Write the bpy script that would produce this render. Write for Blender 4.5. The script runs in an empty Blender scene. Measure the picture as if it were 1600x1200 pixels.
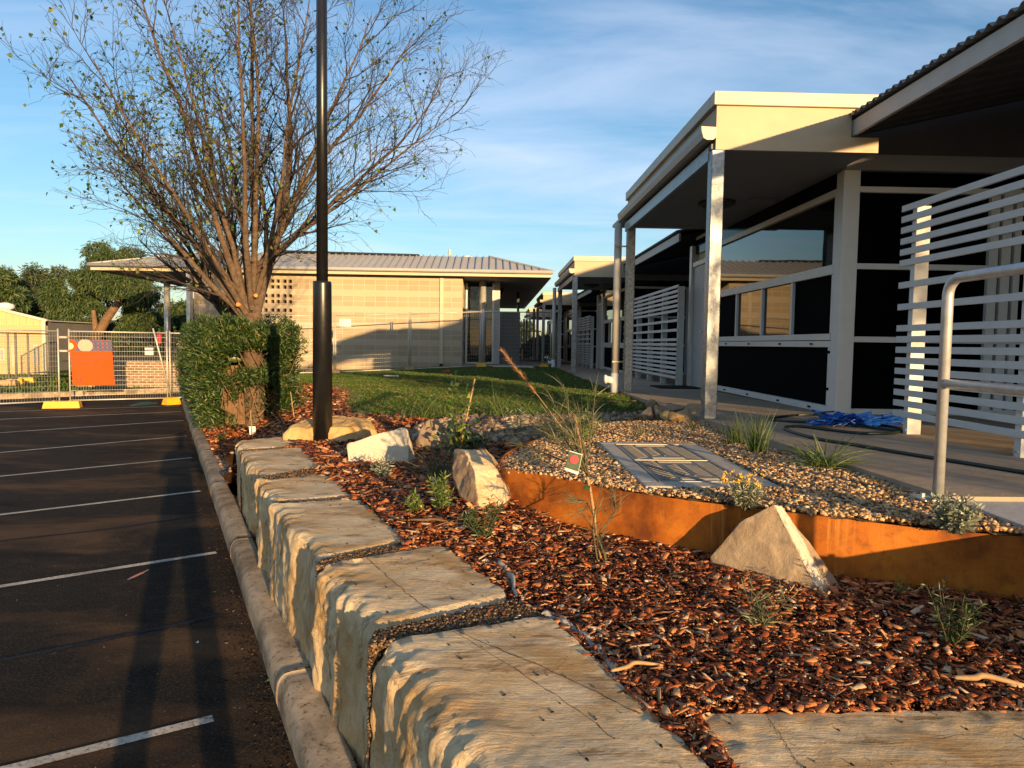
import bpy, bmesh, math, random
import numpy as np
from mathutils import Vector, Matrix, noise
R_ = math.radians
PI = math.pi
sc = bpy.context.scene
COL = sc.collection

# ------------------------------------------------------------------ camera
F, YAW, PITCH, ROLL, CAMZ = 1080.0, R_(1.5), R_(-3.34), R_(0.8), 1.72
CROT = (Matrix.Rotation(-YAW, 3, 'Z') @ Matrix.Rotation(PI / 2 + PITCH, 3, 'X') @ Matrix.Rotation(ROLL, 3, 'Z'))
cam = bpy.data.cameras.new('camera')
cam.sensor_width = 36.0
cam.lens = 36.0 * F / 1600.0
cam.clip_start = 0.05
cam.clip_end = 3000
camo = bpy.data.objects.new('camera', cam)
COL.objects.link(camo)
camo.matrix_world = Matrix.Translation((0, 0, CAMZ)) @ CROT.to_4x4()
sc.camera = camo

# ------------------------------------------------------------------ light
SUN_AZ, SUN_EL = R_(24.0), R_(7.2)        # shadows run forward and 24 deg to the left
sun_dir = Vector((math.sin(SUN_AZ) * math.cos(SUN_EL), -math.cos(SUN_AZ) * math.cos(SUN_EL), math.sin(SUN_EL)))
sl = bpy.data.lights.new('sun', 'SUN')
sl.energy = 4.7
sl.angle = R_(0.5)
sl.color = (1.0, 0.67, 0.33)
so = bpy.data.objects.new('sun', sl)
COL.objects.link(so)
so.rotation_euler = sun_dir.to_track_quat('Z', 'Y').to_euler()
sc.view_settings.view_transform = 'Standard'
sc.view_settings.look = 'None'
sc.view_settings.gamma = 1.0
sc.view_settings.exposure = 1.05

w = bpy.data.worlds.new('World')
sc.world = w
w.use_nodes = True
nt = w.node_tree
nt.nodes.clear()
def wn(t, **k):
    n = nt.nodes.new(t)
    for a, b in k.items():
        setattr(n, a, b)
    return n
out = wn('ShaderNodeOutputWorld')
bg = wn('ShaderNodeBackground')
bg.inputs['Strength'].default_value = 0.125
sky = wn('ShaderNodeTexSky')
sky.sky_type = 'NISHITA'
sky.sun_disc = False
sky.sun_elevation = SUN_EL
sky.sun_rotation = PI - SUN_AZ
sky.air_density = 1.15
sky.dust_density = 0.5
sky.ozone_density = 3.4
tc = wn('ShaderNodeTexCoord')
sep = wn('ShaderNodeSeparateXYZ')
nt.links.new(tc.outputs['Generated'], sep.inputs[0])
zz = wn('ShaderNodeMath', operation='ADD'); zz.inputs[1].default_value = 0.12
nt.links.new(sep.outputs[2], zz.inputs[0])
zm = wn('ShaderNodeMath', operation='MAXIMUM'); zm.inputs[1].default_value = 0.05
nt.links.new(zz.outputs[0], zm.inputs[0])
dx = wn('ShaderNodeMath', operation='DIVIDE'); dy = wn('ShaderNodeMath', operation='DIVIDE')
nt.links.new(sep.outputs[0], dx.inputs[0]); nt.links.new(zm.outputs[0], dx.inputs[1])
nt.links.new(sep.outputs[1], dy.inputs[0]); nt.links.new(zm.outputs[0], dy.inputs[1])
cmb = wn('ShaderNodeCombineXYZ')
nt.links.new(dx.outputs[0], cmb.inputs[0]); nt.links.new(dy.outputs[0], cmb.inputs[1])
mp = wn('ShaderNodeMapping')
mp.inputs['Rotation'].default_value = (0, 0, R_(28))
mp.inputs['Scale'].default_value = (0.42, 1.15, 1)
nt.links.new(cmb.outputs[0], mp.inputs[0])
nz = wn('ShaderNodeTexNoise')
nz.inputs['Scale'].default_value = 1.25
nz.inputs['Detail'].default_value = 9
nz.inputs['Roughness'].default_value = 0.56
nz.inputs['Distortion'].default_value = 0.5
nt.links.new(mp.outputs[0], nz.inputs['Vector'])
cr = wn('ShaderNodeValToRGB')
cr.color_ramp.elements[0].position = 0.43; cr.color_ramp.elements[0].color = (0, 0, 0, 1)
cr.color_ramp.elements[1].position = 0.80; cr.color_ramp.elements[1].color = (0.70, 0.70, 0.70, 1)
nt.links.new(nz.outputs['Fac'], cr.inputs[0])
mixc = wn('ShaderNodeMixRGB')
mixc.inputs[2].default_value = (3.6, 3.9, 4.7, 1)
nt.links.new(cr.outputs[0], mixc.inputs[0])
nt.links.new(sky.outputs[0], mixc.inputs[1])
nt.links.new(mixc.outputs[0], bg.inputs['Color'])
nt.links.new(bg.outputs[0], out.inputs['Surface'])

# ------------------------------------------------------------------ pixel -> point helpers (measuring the photograph)
def ray(px, py):
    return CROT @ Vector(((px - 800) / F, (600 - py) / F, -1.0))
def gp(px, py, z):
    d = ray(px, py); t = (z - CAMZ) / d.z
    return Vector((d.x * t, d.y * t, z))
def gy(px, py, Y):
    d = ray(px, py); t = Y / d.y
    return Vector((d.x * t, Y, CAMZ + d.z * t))
NK = np.array((.9034, .4289)); UK = np.array((-.4289, .9034))      # across / along the kerb
def st(s, t):
    return (s * NK[0] + t * UK[0], s * NK[1] + t * UK[1])
def smooth(a):
    a = np.clip(a, 0, 1); return a * a * (3 - 2 * a)
def gz(x, y):
    x = np.asarray(x, float); y = np.asarray(y, float)
    s = .9034 * x + .4289 * y; t = -.4289 * x + .9034 * y
    bed = .12 + .56 * smooth((s - .60) / 1.7)
    ww = smooth((t - 7.35) / .9)
    base = .68 * (1 - ww) + bed * ww
    lawn = .92 + .05 * np.minimum(x, 0)
    lawn = np.maximum(lawn, .45)
    k = smooth((y - 7.0) / 2.2) * smooth((s - 2.0) / 1.6)
    z = base * (1 - k) + lawn * k
    z = z + .13 * np.exp(-((x - .02) ** 2 + (y - 4.4) ** 2) / .30)
    return z + .012 * np.sin(3.1 * x + 1.7 * y) * np.cos(2.3 * y - x)
def slabz(y):
    return 1.0 - .0075 * (y - 6.8)
def gterr(px, py, off=0.0):
    d = ray(px, py)
    T = np.arange(1.0, 60.0, .01)
    zr = CAMZ + d.z * T; zg = gz(d.x * T, d.y * T) + off
    i = int(np.argmax(zr <= zg))
    t = T[i] if zr[i] <= zg[i] else (off - CAMZ) / d.z
    return Vector((d.x * t, d.y * t, float(gz(d.x * t, d.y * t)) + off))

# ------------------------------------------------------------------ object helpers
def tag(o, label=None, cat=None, group=None, kind=None):
    if label: o['label'] = label
    if cat: o['category'] = cat
    if group: o['group'] = group
    if kind: o['kind'] = kind
    return o
def thing(name, label, cat, loc=(0, 0, 0), group=None):
    o = bpy.data.objects.new(name, None)
    COL.objects.link(o)
    o.location = loc
    o.empty_display_size = .1
    return tag(o, label, cat, group)
def root_loc(o):
    l = Vector((0, 0, 0))
    while o is not None:
        l = l + Vector(o.location); o = o.parent
    return l
class MB:
    def __init__(self):
        self.v = []; self.f = []
    def add(self, vs, fs):
        b = len(self.v)
        self.v.extend([tuple(p) for p in vs])
        self.f.extend([tuple(i + b for i in q) for q in fs])
        return self
    def box(self, a, b):
        x0, y0, z0 = a; x1, y1, z1 = b
        return self.add([(x0, y0, z0), (x1, y0, z0), (x1, y1, z0), (x0, y1, z0), (x0, y0, z1), (x1, y0, z1), (x1, y1, z1), (x0, y1, z1)],
                        [(0, 3, 2, 1), (4, 5, 6, 7), (0, 1, 5, 4), (1, 2, 6, 5), (2, 3, 7, 6), (3, 0, 4, 7)])
    def beam(self, p, q, wd, ht, up=(0, 0, 1)):      # box bar from p to q
        p = Vector(p); q = Vector(q); d = (q - p).normalized(); u = Vector(up)
        s = d.cross(u)
        if s.length < 1e-4: s = d.cross(Vector((1, 0, 0)))
        s.normalize(); u = s.cross(d)
        c = []
        for e in (p, q):
            for a, b in ((-1, -1), (1, -1), (1, 1), (-1, 1)):
                c.append(e + s * (a * wd / 2) + u * (b * ht / 2))
        return self.add(c, [(0, 3, 2, 1), (4, 5, 6, 7), (0, 1, 5, 4), (1, 2, 6, 5), (2, 3, 7, 6), (3, 0, 4, 7)])
    def tube(self, pts, r, n=8, cap=True):
        pts = [Vector(p) for p in pts]
        rs = r if isinstance(r, (list, tuple)) else [r] * len(pts)
        b = len(self.v)
        prev = None
        for i, p in enumerate(pts):
            d = (pts[min(i + 1, len(pts) - 1)] - pts[max(i - 1, 0)])
            if d.length < 1e-9: d = Vector((0, 0, 1))
            d.normalize()
            if prev is None:
                s = d.orthogonal().normalized()
            else:
                s = prev - d * prev.dot(d)
                s = s.normalized() if s.length > 1e-6 else d.orthogonal().normalized()
            prev = s
            t = d.cross(s)
            for k in range(n):
                a = 2 * PI * k / n
                self.v.append(tuple(p + (s * math.cos(a) + t * math.sin(a)) * rs[i]))
        for i in range(len(pts) - 1):
            for k in range(n):
                k2 = (k + 1) % n
                self.f.append((b + i * n + k, b + i * n + k2, b + (i + 1) * n + k2, b + (i + 1) * n + k))
        if cap:
            self.f.append(tuple(b + k for k in reversed(range(n))))
            self.f.append(tuple(b + (len(pts) - 1) * n + k for k in range(n)))
        return self
    def prism(self, poly, z0, z1):                   # poly: list of (x,y) counter-clockwise
        n = len(poly)
        vs = [(x, y, z0) for x, y in poly] + [(x, y, z1) for x, y in poly]
        fs = [tuple(reversed(range(n))), tuple(range(n, 2 * n))] + [(i, (i + 1) % n, n + (i + 1) % n, n + i) for i in range(n)]
        return self.add(vs, fs)
    def disc(self, c, nrm, r, th=.004, n=20):
        c = Vector(c); nrm = Vector(nrm).normalized()
        return self.tube([c - nrm * th / 2, c + nrm * th / 2], r, n)
    def build(self, name, m, parent=None, smooth_=False, bevel=0.0, auto=True):
        v = np.array(self.v, float)
        if parent is not None:
            org = np.array(root_loc(parent))
        elif auto:
            mn = v.min(0); mx = v.max(0)
            org = np.array(((mn[0] + mx[0]) / 2, (mn[1] + mx[1]) / 2, mn[2]))
        else:
            org = np.zeros(3)
        me = bpy.data.meshes.new(name)
        me.from_pydata((v - org).tolist(), [], self.f)
        me.update()
        o = bpy.data.objects.new(name, me)
        COL.objects.link(o)
        if parent is not None: o.parent = parent
        else: o.location = org
        me.materials.append(m)
        if smooth_:
            me.polygons.foreach_set('use_smooth', [True] * len(me.polygons))
        if bevel:
            bv = o.modifiers.new('bevel', 'BEVEL'); bv.width = bevel; bv.segments = 2; bv.limit_method = 'ANGLE'
        return o
def big(name, V, Fc, m, parent=None, smooth_=False):
    """one mesh from numpy arrays: V (N,3), Fc (M,k)"""
    V = np.asarray(V, np.float32); Fc = np.asarray(Fc, np.int32)
    if parent is not None: V = V - np.array(root_loc(parent), np.float32)
    me = bpy.data.meshes.new(name)
    k = Fc.shape[1]
    me.vertices.add(len(V)); me.vertices.foreach_set('co', V.ravel())
    me.loops.add(Fc.size); me.loops.foreach_set('vertex_index', Fc.ravel())
    me.polygons.add(len(Fc))
    me.polygons.foreach_set('loop_start', np.arange(0, Fc.size, k, dtype=np.int32))
    if smooth_: me.polygons.foreach_set('use_smooth', np.ones(len(Fc), dtype=bool))
    me.update(calc_edges=True)
    me.validate()
    o = bpy.data.objects.new(name, me); COL.objects.link(o)
    if parent is not None: o.parent = parent
    me.materials.append(m)
    return o
rng = np.random.default_rng(7)
def rots(yaw, tilt, taz):
    """rotation matrices: spin about z, then tilt by `tilt` about a horizontal axis at azimuth taz"""
    n = len(yaw)
    c, s = np.cos(yaw), np.sin(yaw)
    A = np.zeros((n, 3, 3)); A[:, 0, 0] = c; A[:, 0, 1] = -s; A[:, 1, 0] = s; A[:, 1, 1] = c; A[:, 2, 2] = 1
    ax = np.stack([np.cos(taz), np.sin(taz), np.zeros(n)], 1)
    ct, s_ = np.cos(tilt), np.sin(tilt)
    K = np.zeros((n, 3, 3))
    K[:, 0, 1] = -ax[:, 2]; K[:, 0, 2] = ax[:, 1]; K[:, 1, 0] = ax[:, 2]; K[:, 1, 2] = -ax[:, 0]; K[:, 2, 0] = -ax[:, 1]; K[:, 2, 1] = ax[:, 0]
    B = np.eye(3)[None] + s_[:, None, None] * K + (1 - ct)[:, None, None] * (K @ K)
    return B @ A
def inst(P, Rm, S, tv, tf):
    """copies of the template (tv, tf) at P with rotation Rm and per-axis size S"""
    tv = np.asarray(tv, float); tf = np.asarray(tf, int)
    V = np.einsum('nij,nvj->nvi', Rm, tv[None] * S[:, None, :]) + P[:, None, :]
    Fc = tf[None] + (np.arange(len(P)) * len(tv))[:, None, None]
    return V.reshape(-1, 3), Fc.reshape(-1, tf.shape[1])
def inpoly(x, y, poly):
    x = np.asarray(x); y = np.asarray(y)
    r = np.zeros(x.shape, bool)
    n = len(poly)
    for i in range(n):
        x0, y0 = poly[i]; x1, y1 = poly[(i + 1) % n]
        c = ((y0 > y) != (y1 > y))
        xi = (x1 - x0) * (y - y0) / ((y1 - y0) if abs(y1 - y0) > 1e-12 else 1e-12) + x0
        r ^= c & (x < xi)
    return r
def sample(poly, n, fall=0.0, ref=2.5, holes=()):
    p = np.array(poly); mn = p.min(0); mx = p.max(0)
    X = []
    got = 0
    while got < n:
        q = rng.random((n * 2, 2)) * (mx - mn) + mn
        ok = inpoly(q[:, 0], q[:, 1], poly)
        for h in holes: ok &= ~inpoly(q[:, 0], q[:, 1], h)
        q = q[ok]
        if fall:
            d = np.hypot(q[:, 0], q[:, 1])
            q = q[rng.random(len(q)) < np.minimum(1, (ref / d) ** fall)]
        X.append(q); got += len(q)
    return np.concatenate(X)[:n]
def sheet(name, poly, zf, m, res=.1, kind='structure', off=0.0, parent=None, holes=()):
    p = np.array(poly); mn = p.min(0) - res; mx = p.max(0) + res
    nx = int((mx[0] - mn[0]) / res) + 2; ny = int((mx[1] - mn[1]) / res) + 2
    gx = mn[0] + np.arange(nx) * res; gy_ = mn[1] + np.arange(ny) * res
    X, Y = np.meshgrid(gx, gy_, indexing='ij')
    cx = (X[:-1, :-1] + X[1:, 1:]) / 2; cy = (Y[:-1, :-1] + Y[1:, 1:]) / 2
    ok = inpoly(cx, cy, poly)
    for h in holes: ok &= ~inpoly(cx, cy, h)
    I, J = np.nonzero(ok)
    idx = lambda i, j: i * ny + j
    Fc = np.stack([idx(I, J), idx(I + 1, J), idx(I + 1, J + 1), idx(I, J + 1)], 1)
    V = np.stack([X.ravel(), Y.ravel(), zf(X, Y).ravel() + off], 1)
    u, inv = np.unique(Fc, return_inverse=True)
    o = big(name, V[u], inv.reshape(Fc.shape), m, parent, True)
    if kind: o['kind'] = kind
    return o

# ------------------------------------------------------------------ materials
def newmat(name):
    m = bpy.data.materials.new(name); m.use_nodes = True
    n = m.node_tree.nodes; b = n['Principled BSDF']
    return m, m.node_tree, b
def N(t_, t, **k):
    n = t_.nodes.new(t)
    for a, b in k.items():
        if a.startswith('i_'):
            n.inputs[a[2:].replace('_', ' ')].default_value = b
        else: setattr(n, a, b)
    return n
def ramp(t_, fac, stops):
    r = t_.nodes.new('ShaderNodeValToRGB')
    e = r.color_ramp.elements
    while len(e) > 1: e.remove(e[0])
    for i, (p, c) in enumerate(stops):
        el = e[0] if i == 0 else e.new(p)
        el.position = p; el.color = (c[0], c[1], c[2], 1) if len(c) == 3 else c
    t_.links.new(fac, r.inputs[0])
    return r.outputs[0]
def coords(t_, scale=(1, 1, 1), rot=(0, 0, 0), kind='Object'):
    tc = t_.nodes.new('ShaderNodeTexCoord')
    mp = t_.nodes.new('ShaderNodeMapping')
    mp.inputs['Scale'].default_value = scale; mp.inputs['Rotation'].default_value = rot
    t_.links.new(tc.outputs[kind], mp.inputs[0])
    return mp.outputs[0]
def noise_(t_, vec, scale, detail=5, rough=.55, dist=0.0):
    n = N(t_, 'ShaderNodeTexNoise')
    n.inputs['Scale'].default_value = scale; n.inputs['Detail'].default_value = detail
    n.inputs['Roughness'].default_value = rough; n.inputs['Distortion'].default_value = dist
    t_.links.new(vec, n.inputs['Vector'])
    return n.outputs['Fac']
def mix(t_, fac, a, b, mode='MIX'):
    m = N(t_, 'ShaderNodeMixRGB', blend_type=mode)
    for i, x in ((0, fac), (1, a), (2, b)):
        if hasattr(x, 'is_linked'): t_.links.new(x, m.inputs[i])
        elif i == 0: m.inputs[0].default_value = x
        else: m.inputs[i].default_value = (*x, 1)
    return m.outputs[0]
def bump(t_, b, h, strength=.3, dist=.01):
    n = N(t_, 'ShaderNodeBump'); n.inputs['Strength'].default_value = strength; n.inputs['Distance'].default_value = dist
    t_.links.new(h, n.inputs['Height'])
    prev = b.inputs['Normal']
    if prev.is_linked:
        src = prev.links[0].from_socket
        t_.links.new(src, n.inputs['Normal'])
    t_.links.new(n.outputs[0], b.inputs['Normal'])
def simple(name, col, rough=.6, metal=0.0, var=.12, scale=8.0, bmp=.0, bscale=60.0, spec=.5, dist=.004):
    m, t, b = newmat(name)
    v = coords(t)
    f = noise_(t, v, scale, 6, .6)
    lo = tuple(c * (1 - var) for c in col); hi = tuple(min(1, c * (1 + var)) for c in col)
    t.links.new(ramp(t, f, [(.3, lo), (.7, hi)]), b.inputs['Base Color'])
    rr = N(t, 'ShaderNodeMapRange'); rr.inputs[3].default_value = max(0, rough - .07); rr.inputs[4].default_value = min(1, rough + .07)
    t.links.new(noise_(t, v, scale * 3, 4), rr.inputs[0]); t.links.new(rr.outputs[0], b.inputs['Roughness'])
    b.inputs['Metallic'].default_value = metal
    b.inputs['Specular IOR Level'].default_value = spec
    if bmp: bump(t, b, noise_(t, v, bscale, 4), bmp, dist)
    return m
def island(name, stops, rough=.7, spec=.3, bmp=0, trans=0.0):
    m, t, b = newmat(name)
    g = N(t, 'ShaderNodeNewGeometry')
    c = ramp(t, g.outputs['Random Per Island'], stops)
    t.links.new(c, b.inputs['Base Color'])
    b.inputs['Roughness'].default_value = rough
    b.inputs['Specular IOR Level'].default_value = spec
    if bmp:
        bump(t, b, noise_(t, coords(t), bmp, 3), .5, .004)
    if trans:
        tr = N(t, 'ShaderNodeBsdfTranslucent'); t.links.new(c, tr.inputs[0])
        mx = N(t, 'ShaderNodeMixShader'); mx.inputs[0].default_value = trans
        o = [n for n in t.nodes if n.type == 'OUTPUT_MATERIAL'][0]
        t.links.new(b.outputs[0], mx.inputs[1]); t.links.new(tr.outputs[0], mx.inputs[2]); t.links.new(mx.outputs[0], o.inputs[0])
    return m
def sandstone(name, pale, mid, rust, rustamt=.55, saw=1.0, sc_=1.0):
    m, t, b = newmat(name)
    v = coords(t)
    c = ramp(t, noise_(t, v, 2.3 * sc_, 8, .62, .4), [(.25, mid), (.55, pale), (.8, tuple(x * 1.08 for x in pale))])
    # iron bands
    wv = N(t, 'ShaderNodeTexWave', wave_type='BANDS', bands_direction='DIAGONAL')
    wv.inputs['Scale'].default_value = 1.1 * sc_; wv.inputs['Distortion'].default_value = 9.0; wv.inputs['Detail'].default_value = 4; wv.inputs['Detail Scale'].default_value = 1.1
    t.links.new(v, wv.inputs['Vector'])
    f1 = ramp(t, wv.outputs['Fac'], [(.0, (1, 1, 1)), (.16, (.25, .25, .25)), (.32, (0, 0, 0))])
    f2 = ramp(t, noise_(t, v, 1.4 * sc_, 4, .5), [(.42, (0, 0, 0)), (.62, (1, 1, 1))])
    ff = mix(t, 1.0, f1, f2, 'MULTIPLY')
    sca = N(t, 'ShaderNodeMath', operation='MULTIPLY'); sca.inputs[1].default_value = rustamt
    t.links.new(ff, sca.inputs[0])
    c = mix(t, sca.outputs[0], c, rust)
    # dirt and speckle
    d = ramp(t, noise_(t, v, 26, 6, .7), [(.58, (0, 0, 0)), (.75, (.6, .6, .6))])
    c = mix(t, d, c, (.20, .13, .075))
    t.links.new(c, b.inputs['Base Color'])
    b.inputs['Roughness'].default_value = .85
    b.inputs['Specular IOR Level'].default_value = .2
    if saw:
        l1 = noise_(t, coords(t, (7, 78, 7), (0, 0, R_(34))), 1.0, 4, .65, .55)
        l2 = noise_(t, coords(t, (6, 34, 6), (0, 0, R_(-22))), 1.0, 5, .7, .7)
        gn = N(t, 'ShaderNodeNewGeometry'); sx = N(t, 'ShaderNodeSeparateXYZ'); t.links.new(gn.outputs['True Normal'], sx.inputs[0])
        upm = ramp(t, sx.outputs[2], [(.55, (.12, .12, .12)), (.85, (1, 1, 1))])
        msk = mix(t, 1.0, upm, ramp(t, noise_(t, v, 2.6, 4), [(.40, (.25, .25, .25)), (.62, (1, 1, 1))]), 'MULTIPLY')
        l2 = mix(t, 1.0, l2, upm, 'MULTIPLY')
        sdm = ramp(t, sx.outputs[2], [(.45, (1, 1, 1)), (.8, (0, 0, 0))])
        bump(t, b, mix(t, 1.0, noise_(t, coords(t, (1, 1, .6)), 24, 7, .72), sdm, 'MULTIPLY'), .8, .016)
        bump(t, b, mix(t, 1.0, l1, msk, 'MULTIPLY'), .8 * saw, .010)
        bump(t, b, l2, .5 * saw, .009)
        ln = ramp(t, l1, [(.34, (1, 1, 1)), (.46, (0, 0, 0))])
        c2 = mix(t, mix(t, 1.0, ln, (.55, .55, .55), 'MULTIPLY'), c, tuple(x * .55 for x in mid))
        gl = ramp(t, noise_(t, coords(t, (1.2, 3.2, 1.6), (0, 0, R_(40))), 1.6, 5, .6, .5), [(.42, (0, 0, 0)), (.62, (.75, .75, .75))])
        c2 = mix(t, gl, c2, (.48, .28, .10))
        br = ramp(t, noise_(t, coords(t, (1.3, 5.0, 3), (0, 0, R_(-46))), 1.5, 6, .7, 1.2), [(.36, (.8, .8, .8)), (.46, (0, 0, 0))])
        c2 = mix(t, br, c2, (.17, .085, .03))
        t.links.new(c2, b.inputs['Base Color'])
    bump(t, b, noise_(t, v, 13, 8, .65), .3, .008)
    bump(t, b, noise_(t, v, 60, 6, .75), .8, .007)
    return m

M = {}
M['stone'] = sandstone('sandstone', (.72, .565, .355), (.60, .435, .235), (.21, .095, .026), .9)
M['stone_wedge'] = sandstone('wedge_sandstone', (.37, .275, .175), (.25, .17, .10), (.13, .07, .035), .5, 0, 2)
M['stone_gold'] = sandstone('golden_sandstone', (.52, .35, .15), (.45, .24, .07), (.25, .10, .025), .8, 0)
M['stone_pale'] = sandstone('pale_sandstone', (.58, .51, .40), (.50, .42, .30), (.34, .22, .10), .25, 0)
M['stone_grey'] = sandstone('brown_sandstone', (.29, .205, .13), (.19, .125, .08), (.12, .065, .03), .4, 0, 2)
def asphalt():
    m, t, b = newmat('asphalt')
    v = coords(t)
    c = ramp(t, noise_(t, v, 70, 6, .82), [(.36, (.006, .0055, .005)), (.56, (.026, .022, .018)), (.66, (.15, .13, .105))])
    st_ = ramp(t, noise_(t, coords(t, (.5, 1.1, 1), (0, 0, R_(-22))), .8, 7, .62, .6), [(.50, (0, 0, 0)), (.64, (.9, .9, .9))])
    c = mix(t, mix(t, 1.0, st_, ramp(t, noise_(t, v, 60, 5, .8), [(.3, (.3, .3, .3)), (.6, (1, 1, 1))]), 'MULTIPLY'), c, (.145, .083, .042))
    c = mix(t, ramp(t, noise_(t, coords(t, (1, 1.5, 1), (0, 0, R_(-22))), 4.5, 9, .75, .3), [(.50, (0, 0, 0)), (.68, (.6, .6, .6))]), c, (.07, .043, .023))
    dk = ramp(t, noise_(t, coords(t, (.45, 1.6, 1), (0, 0, R_(-25))), 1.3, 5, .55), [(.55, (0, 0, 0)), (.7, (.75, .75, .75))])
    c = mix(t, dk, c, (.0055, .005, .005))
    t.links.new(c, b.inputs['Base Color'])
    b.inputs['Roughness'].default_value = .9
    b.inputs['Specular IOR Level'].default_value = .12
    bump(t, b, noise_(t, v, 70, 6, .82), 1.0, .018)
    return m
M['asphalt'] = asphalt()
def linepaint():
    m, t, b = newmat('line_paint')
    v = coords(t, kind='Object')
    wv_ = ramp(t, noise_(t, v, 55, 6, .75), [(.38, (.14, .115, .09)), (.47, (.48, .43, .35)), (.8, (.66, .60, .50))])
    big_ = ramp(t, noise_(t, v, 3, 5, .6), [(.45, (0, 0, 0)), (.7, (.65, .65, .65))])
    t.links.new(mix(t, big_, wv_, (.15, .12, .09)), b.inputs['Base Color']); b.inputs['Roughness'].default_value = .85
    bump(t, b, noise_(t, v, 110, 5, .75), .8, .006)
    return m
M['line'] = linepaint()
def concrete(name, col, stain=(.10, .08, .06), amt=.6, sc_=1.6):
    m, t, b = newmat(name)
    v = coords(t)
    c = ramp(t, noise_(t, v, 5, 8, .65), [(.3, tuple(x * .82 for x in col)), (.7, tuple(x * 1.1 for x in col))])
    f = ramp(t, noise_(t, v, sc_, 7, .65, .4), [(.48, (0, 0, 0)), (.75, (amt, amt, amt))])
    c = mix(t, f, c, stain)
    sp = ramp(t, noise_(t, v, 120, 3, .6), [(.62, (0, 0, 0)), (.74, (.5, .5, .5))])
    c = mix(t, sp, c, stain)
    t.links.new(c, b.inputs['Base Color'])
    b.inputs['Roughness'].default_value = .85; b.inputs['Specular IOR Level'].default_value = .25
    bump(t, b, noise_(t, v, 90, 5, .7), .5, .004)
    bump(t, b, noise_(t, v, 11, 5, .6), .35, .012)
    return m
def kerbmat():
    m, t, b = newmat('kerb_concrete')
    v = coords(t)
    c = ramp(t, noise_(t, v, 7, 8, .7), [(.3, (.30, .225, .15)), (.6, (.47, .37, .255)), (.8, (.60, .50, .37))])
    c = mix(t, ramp(t, noise_(t, v, 2.2, 8, .72, .5), [(.46, (0, 0, 0)), (.60, (.8, .8, .8))]), c, (.16, .115, .075))
    c = mix(t, ramp(t, noise_(t, v, 24, 7, .78), [(.54, (0, 0, 0)), (.64, (.9, .9, .9))]), c, (.055, .042, .03))
    t.links.new(c, b.inputs['Base Color'])
    b.inputs['Roughness'].default_value = .9; b.inputs['Specular IOR Level'].default_value = .2
    bump(t, b, noise_(t, v, 75, 6, .8), .8, .006)
    bump(t, b, noise_(t, v, 16, 6, .7), .35, .008)
    return m
M['kerb'] = kerbmat()
M['slab'] = concrete('slab_concrete', (.38, .29, .20), (.16, .12, .085), .5, 1.1)
M['ramp'] = concrete('pale_concrete', (.46, .44, .42), (.30, .27, .24), .4)
M['surround'] = concrete('surround_concrete', (.46, .41, .33), (.2, .16, .12), .5, 5)
M['soil'] = simple('soil', (.045, .022, .012), .95, 0, .5, 20, .8, 50, .1, .02)
M['gravel_bed'] = simple('gravel_soil', (.20, .13, .07), .95, 0, .4, 30, .8, 60, .1, .02)
M['lawn'] = simple('lawn_soil', (.045, .06, .015), .95, 0, .5, 5, .8, 60, .1, .02)
M['ground'] = simple('far_ground', (.09, .08, .05), .95, 0, .3, .3)
M['mulch'] = island('mulch_chips', [(0, (.024, .008, .004)), (.18, (.10, .025, .010)), (.42, (.25, .060, .017)), (.66, (.38, .112, .032)), (.84, (.50, .21, .078)), (.95, (.56, .35, .18)), (1, (.58, .45, .31))], .75, .25, 90)
M['straw'] = island('straw', [(0, (.12, .08, .03)), (.6, (.28, .19, .08)), (1, (.45, .34, .18))], .8, .2)
M['grit'] = island('grit', [(0, (.05, .04, .03)), (.7, (.16, .13, .10)), (1, (.40, .36, .30))], .8, .2)
M['fines'] = island('mulch_fines', [(0, (.012, .005, .003)), (.6, (.06, .018, .008)), (.9, (.14, .05, .02)), (1, (.30, .17, .08))], .85, .2)
M['splinter'] = island('splinters', [(0, (.16, .06, .025)), (.5, (.33, .16, .07)), (1, (.50, .36, .22))], .8, .2)
M['debris'] = island('kerb_debris', [(0, (.006, .0045, .003)), (.7, (.022, .013, .008)), (.93, (.07, .038, .018)), (1, (.22, .15, .08))], .85, .2)
M['gravel'] = island('gravel_stones', [(0, (.045, .026, .017)), (.2, (.20, .10, .042)), (.42, (.46, .25, .095)), (.6, (.40, .28, .165)), (.82, (.66, .41, .175)), (1, (.66, .51, .33))], .7, .3, 120)
M['dark_gravel'] = island('dark_gravel', [(0, (.02, .013, .008)), (.5, (.085, .048, .021)), (.85, (.20, .118, .05)), (1, (.30, .19, .09))], .65, .4, 120)
M['pebble'] = island('river_pebbles', [(0, (.07, .05, .035)), (.4, (.19, .125, .075)), (.75, (.33, .22, .125)), (1, (.42, .33, .24))], .65, .35, 60)
M['grass'] = island('grass_blades', [(0, (.030, .070, .012)), (.5, (.070, .150, .020)), (.85, (.125, .19, .030)), (.96, (.17, .16, .05)), (1, (.28, .22, .09))], .6, .3, 0, .25)
M['hedge'] = island('hedge_leaves', [(0, (.012, .030, .008)), (.5, (.034, .072, .014)), (.85, (.075, .125, .024)), (.96, (.14, .165, .035)), (1, (.30, .20, .09))], .45, .5, 0, .25)
M['pepper'] = island('pepper_leaves', [(0, (.022, .045, .012)), (.6, (.062, .102, .026)), (1, (.13, .16, .045))], .55, .4, 0, .25)
M['gum'] = island('gum_leaves', [(0, (.04, .06, .025)), (.6, (.08, .105, .045)), (1, (.13, .15, .07))], .6, .3, 0, .25)
M['treeleaf'] = island('tree_leaves', [(0, (.035, .07, .014)), (.6, (.08, .14, .026)), (1, (.20, .22, .05))], .5, .4, 0, .3)
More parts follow.
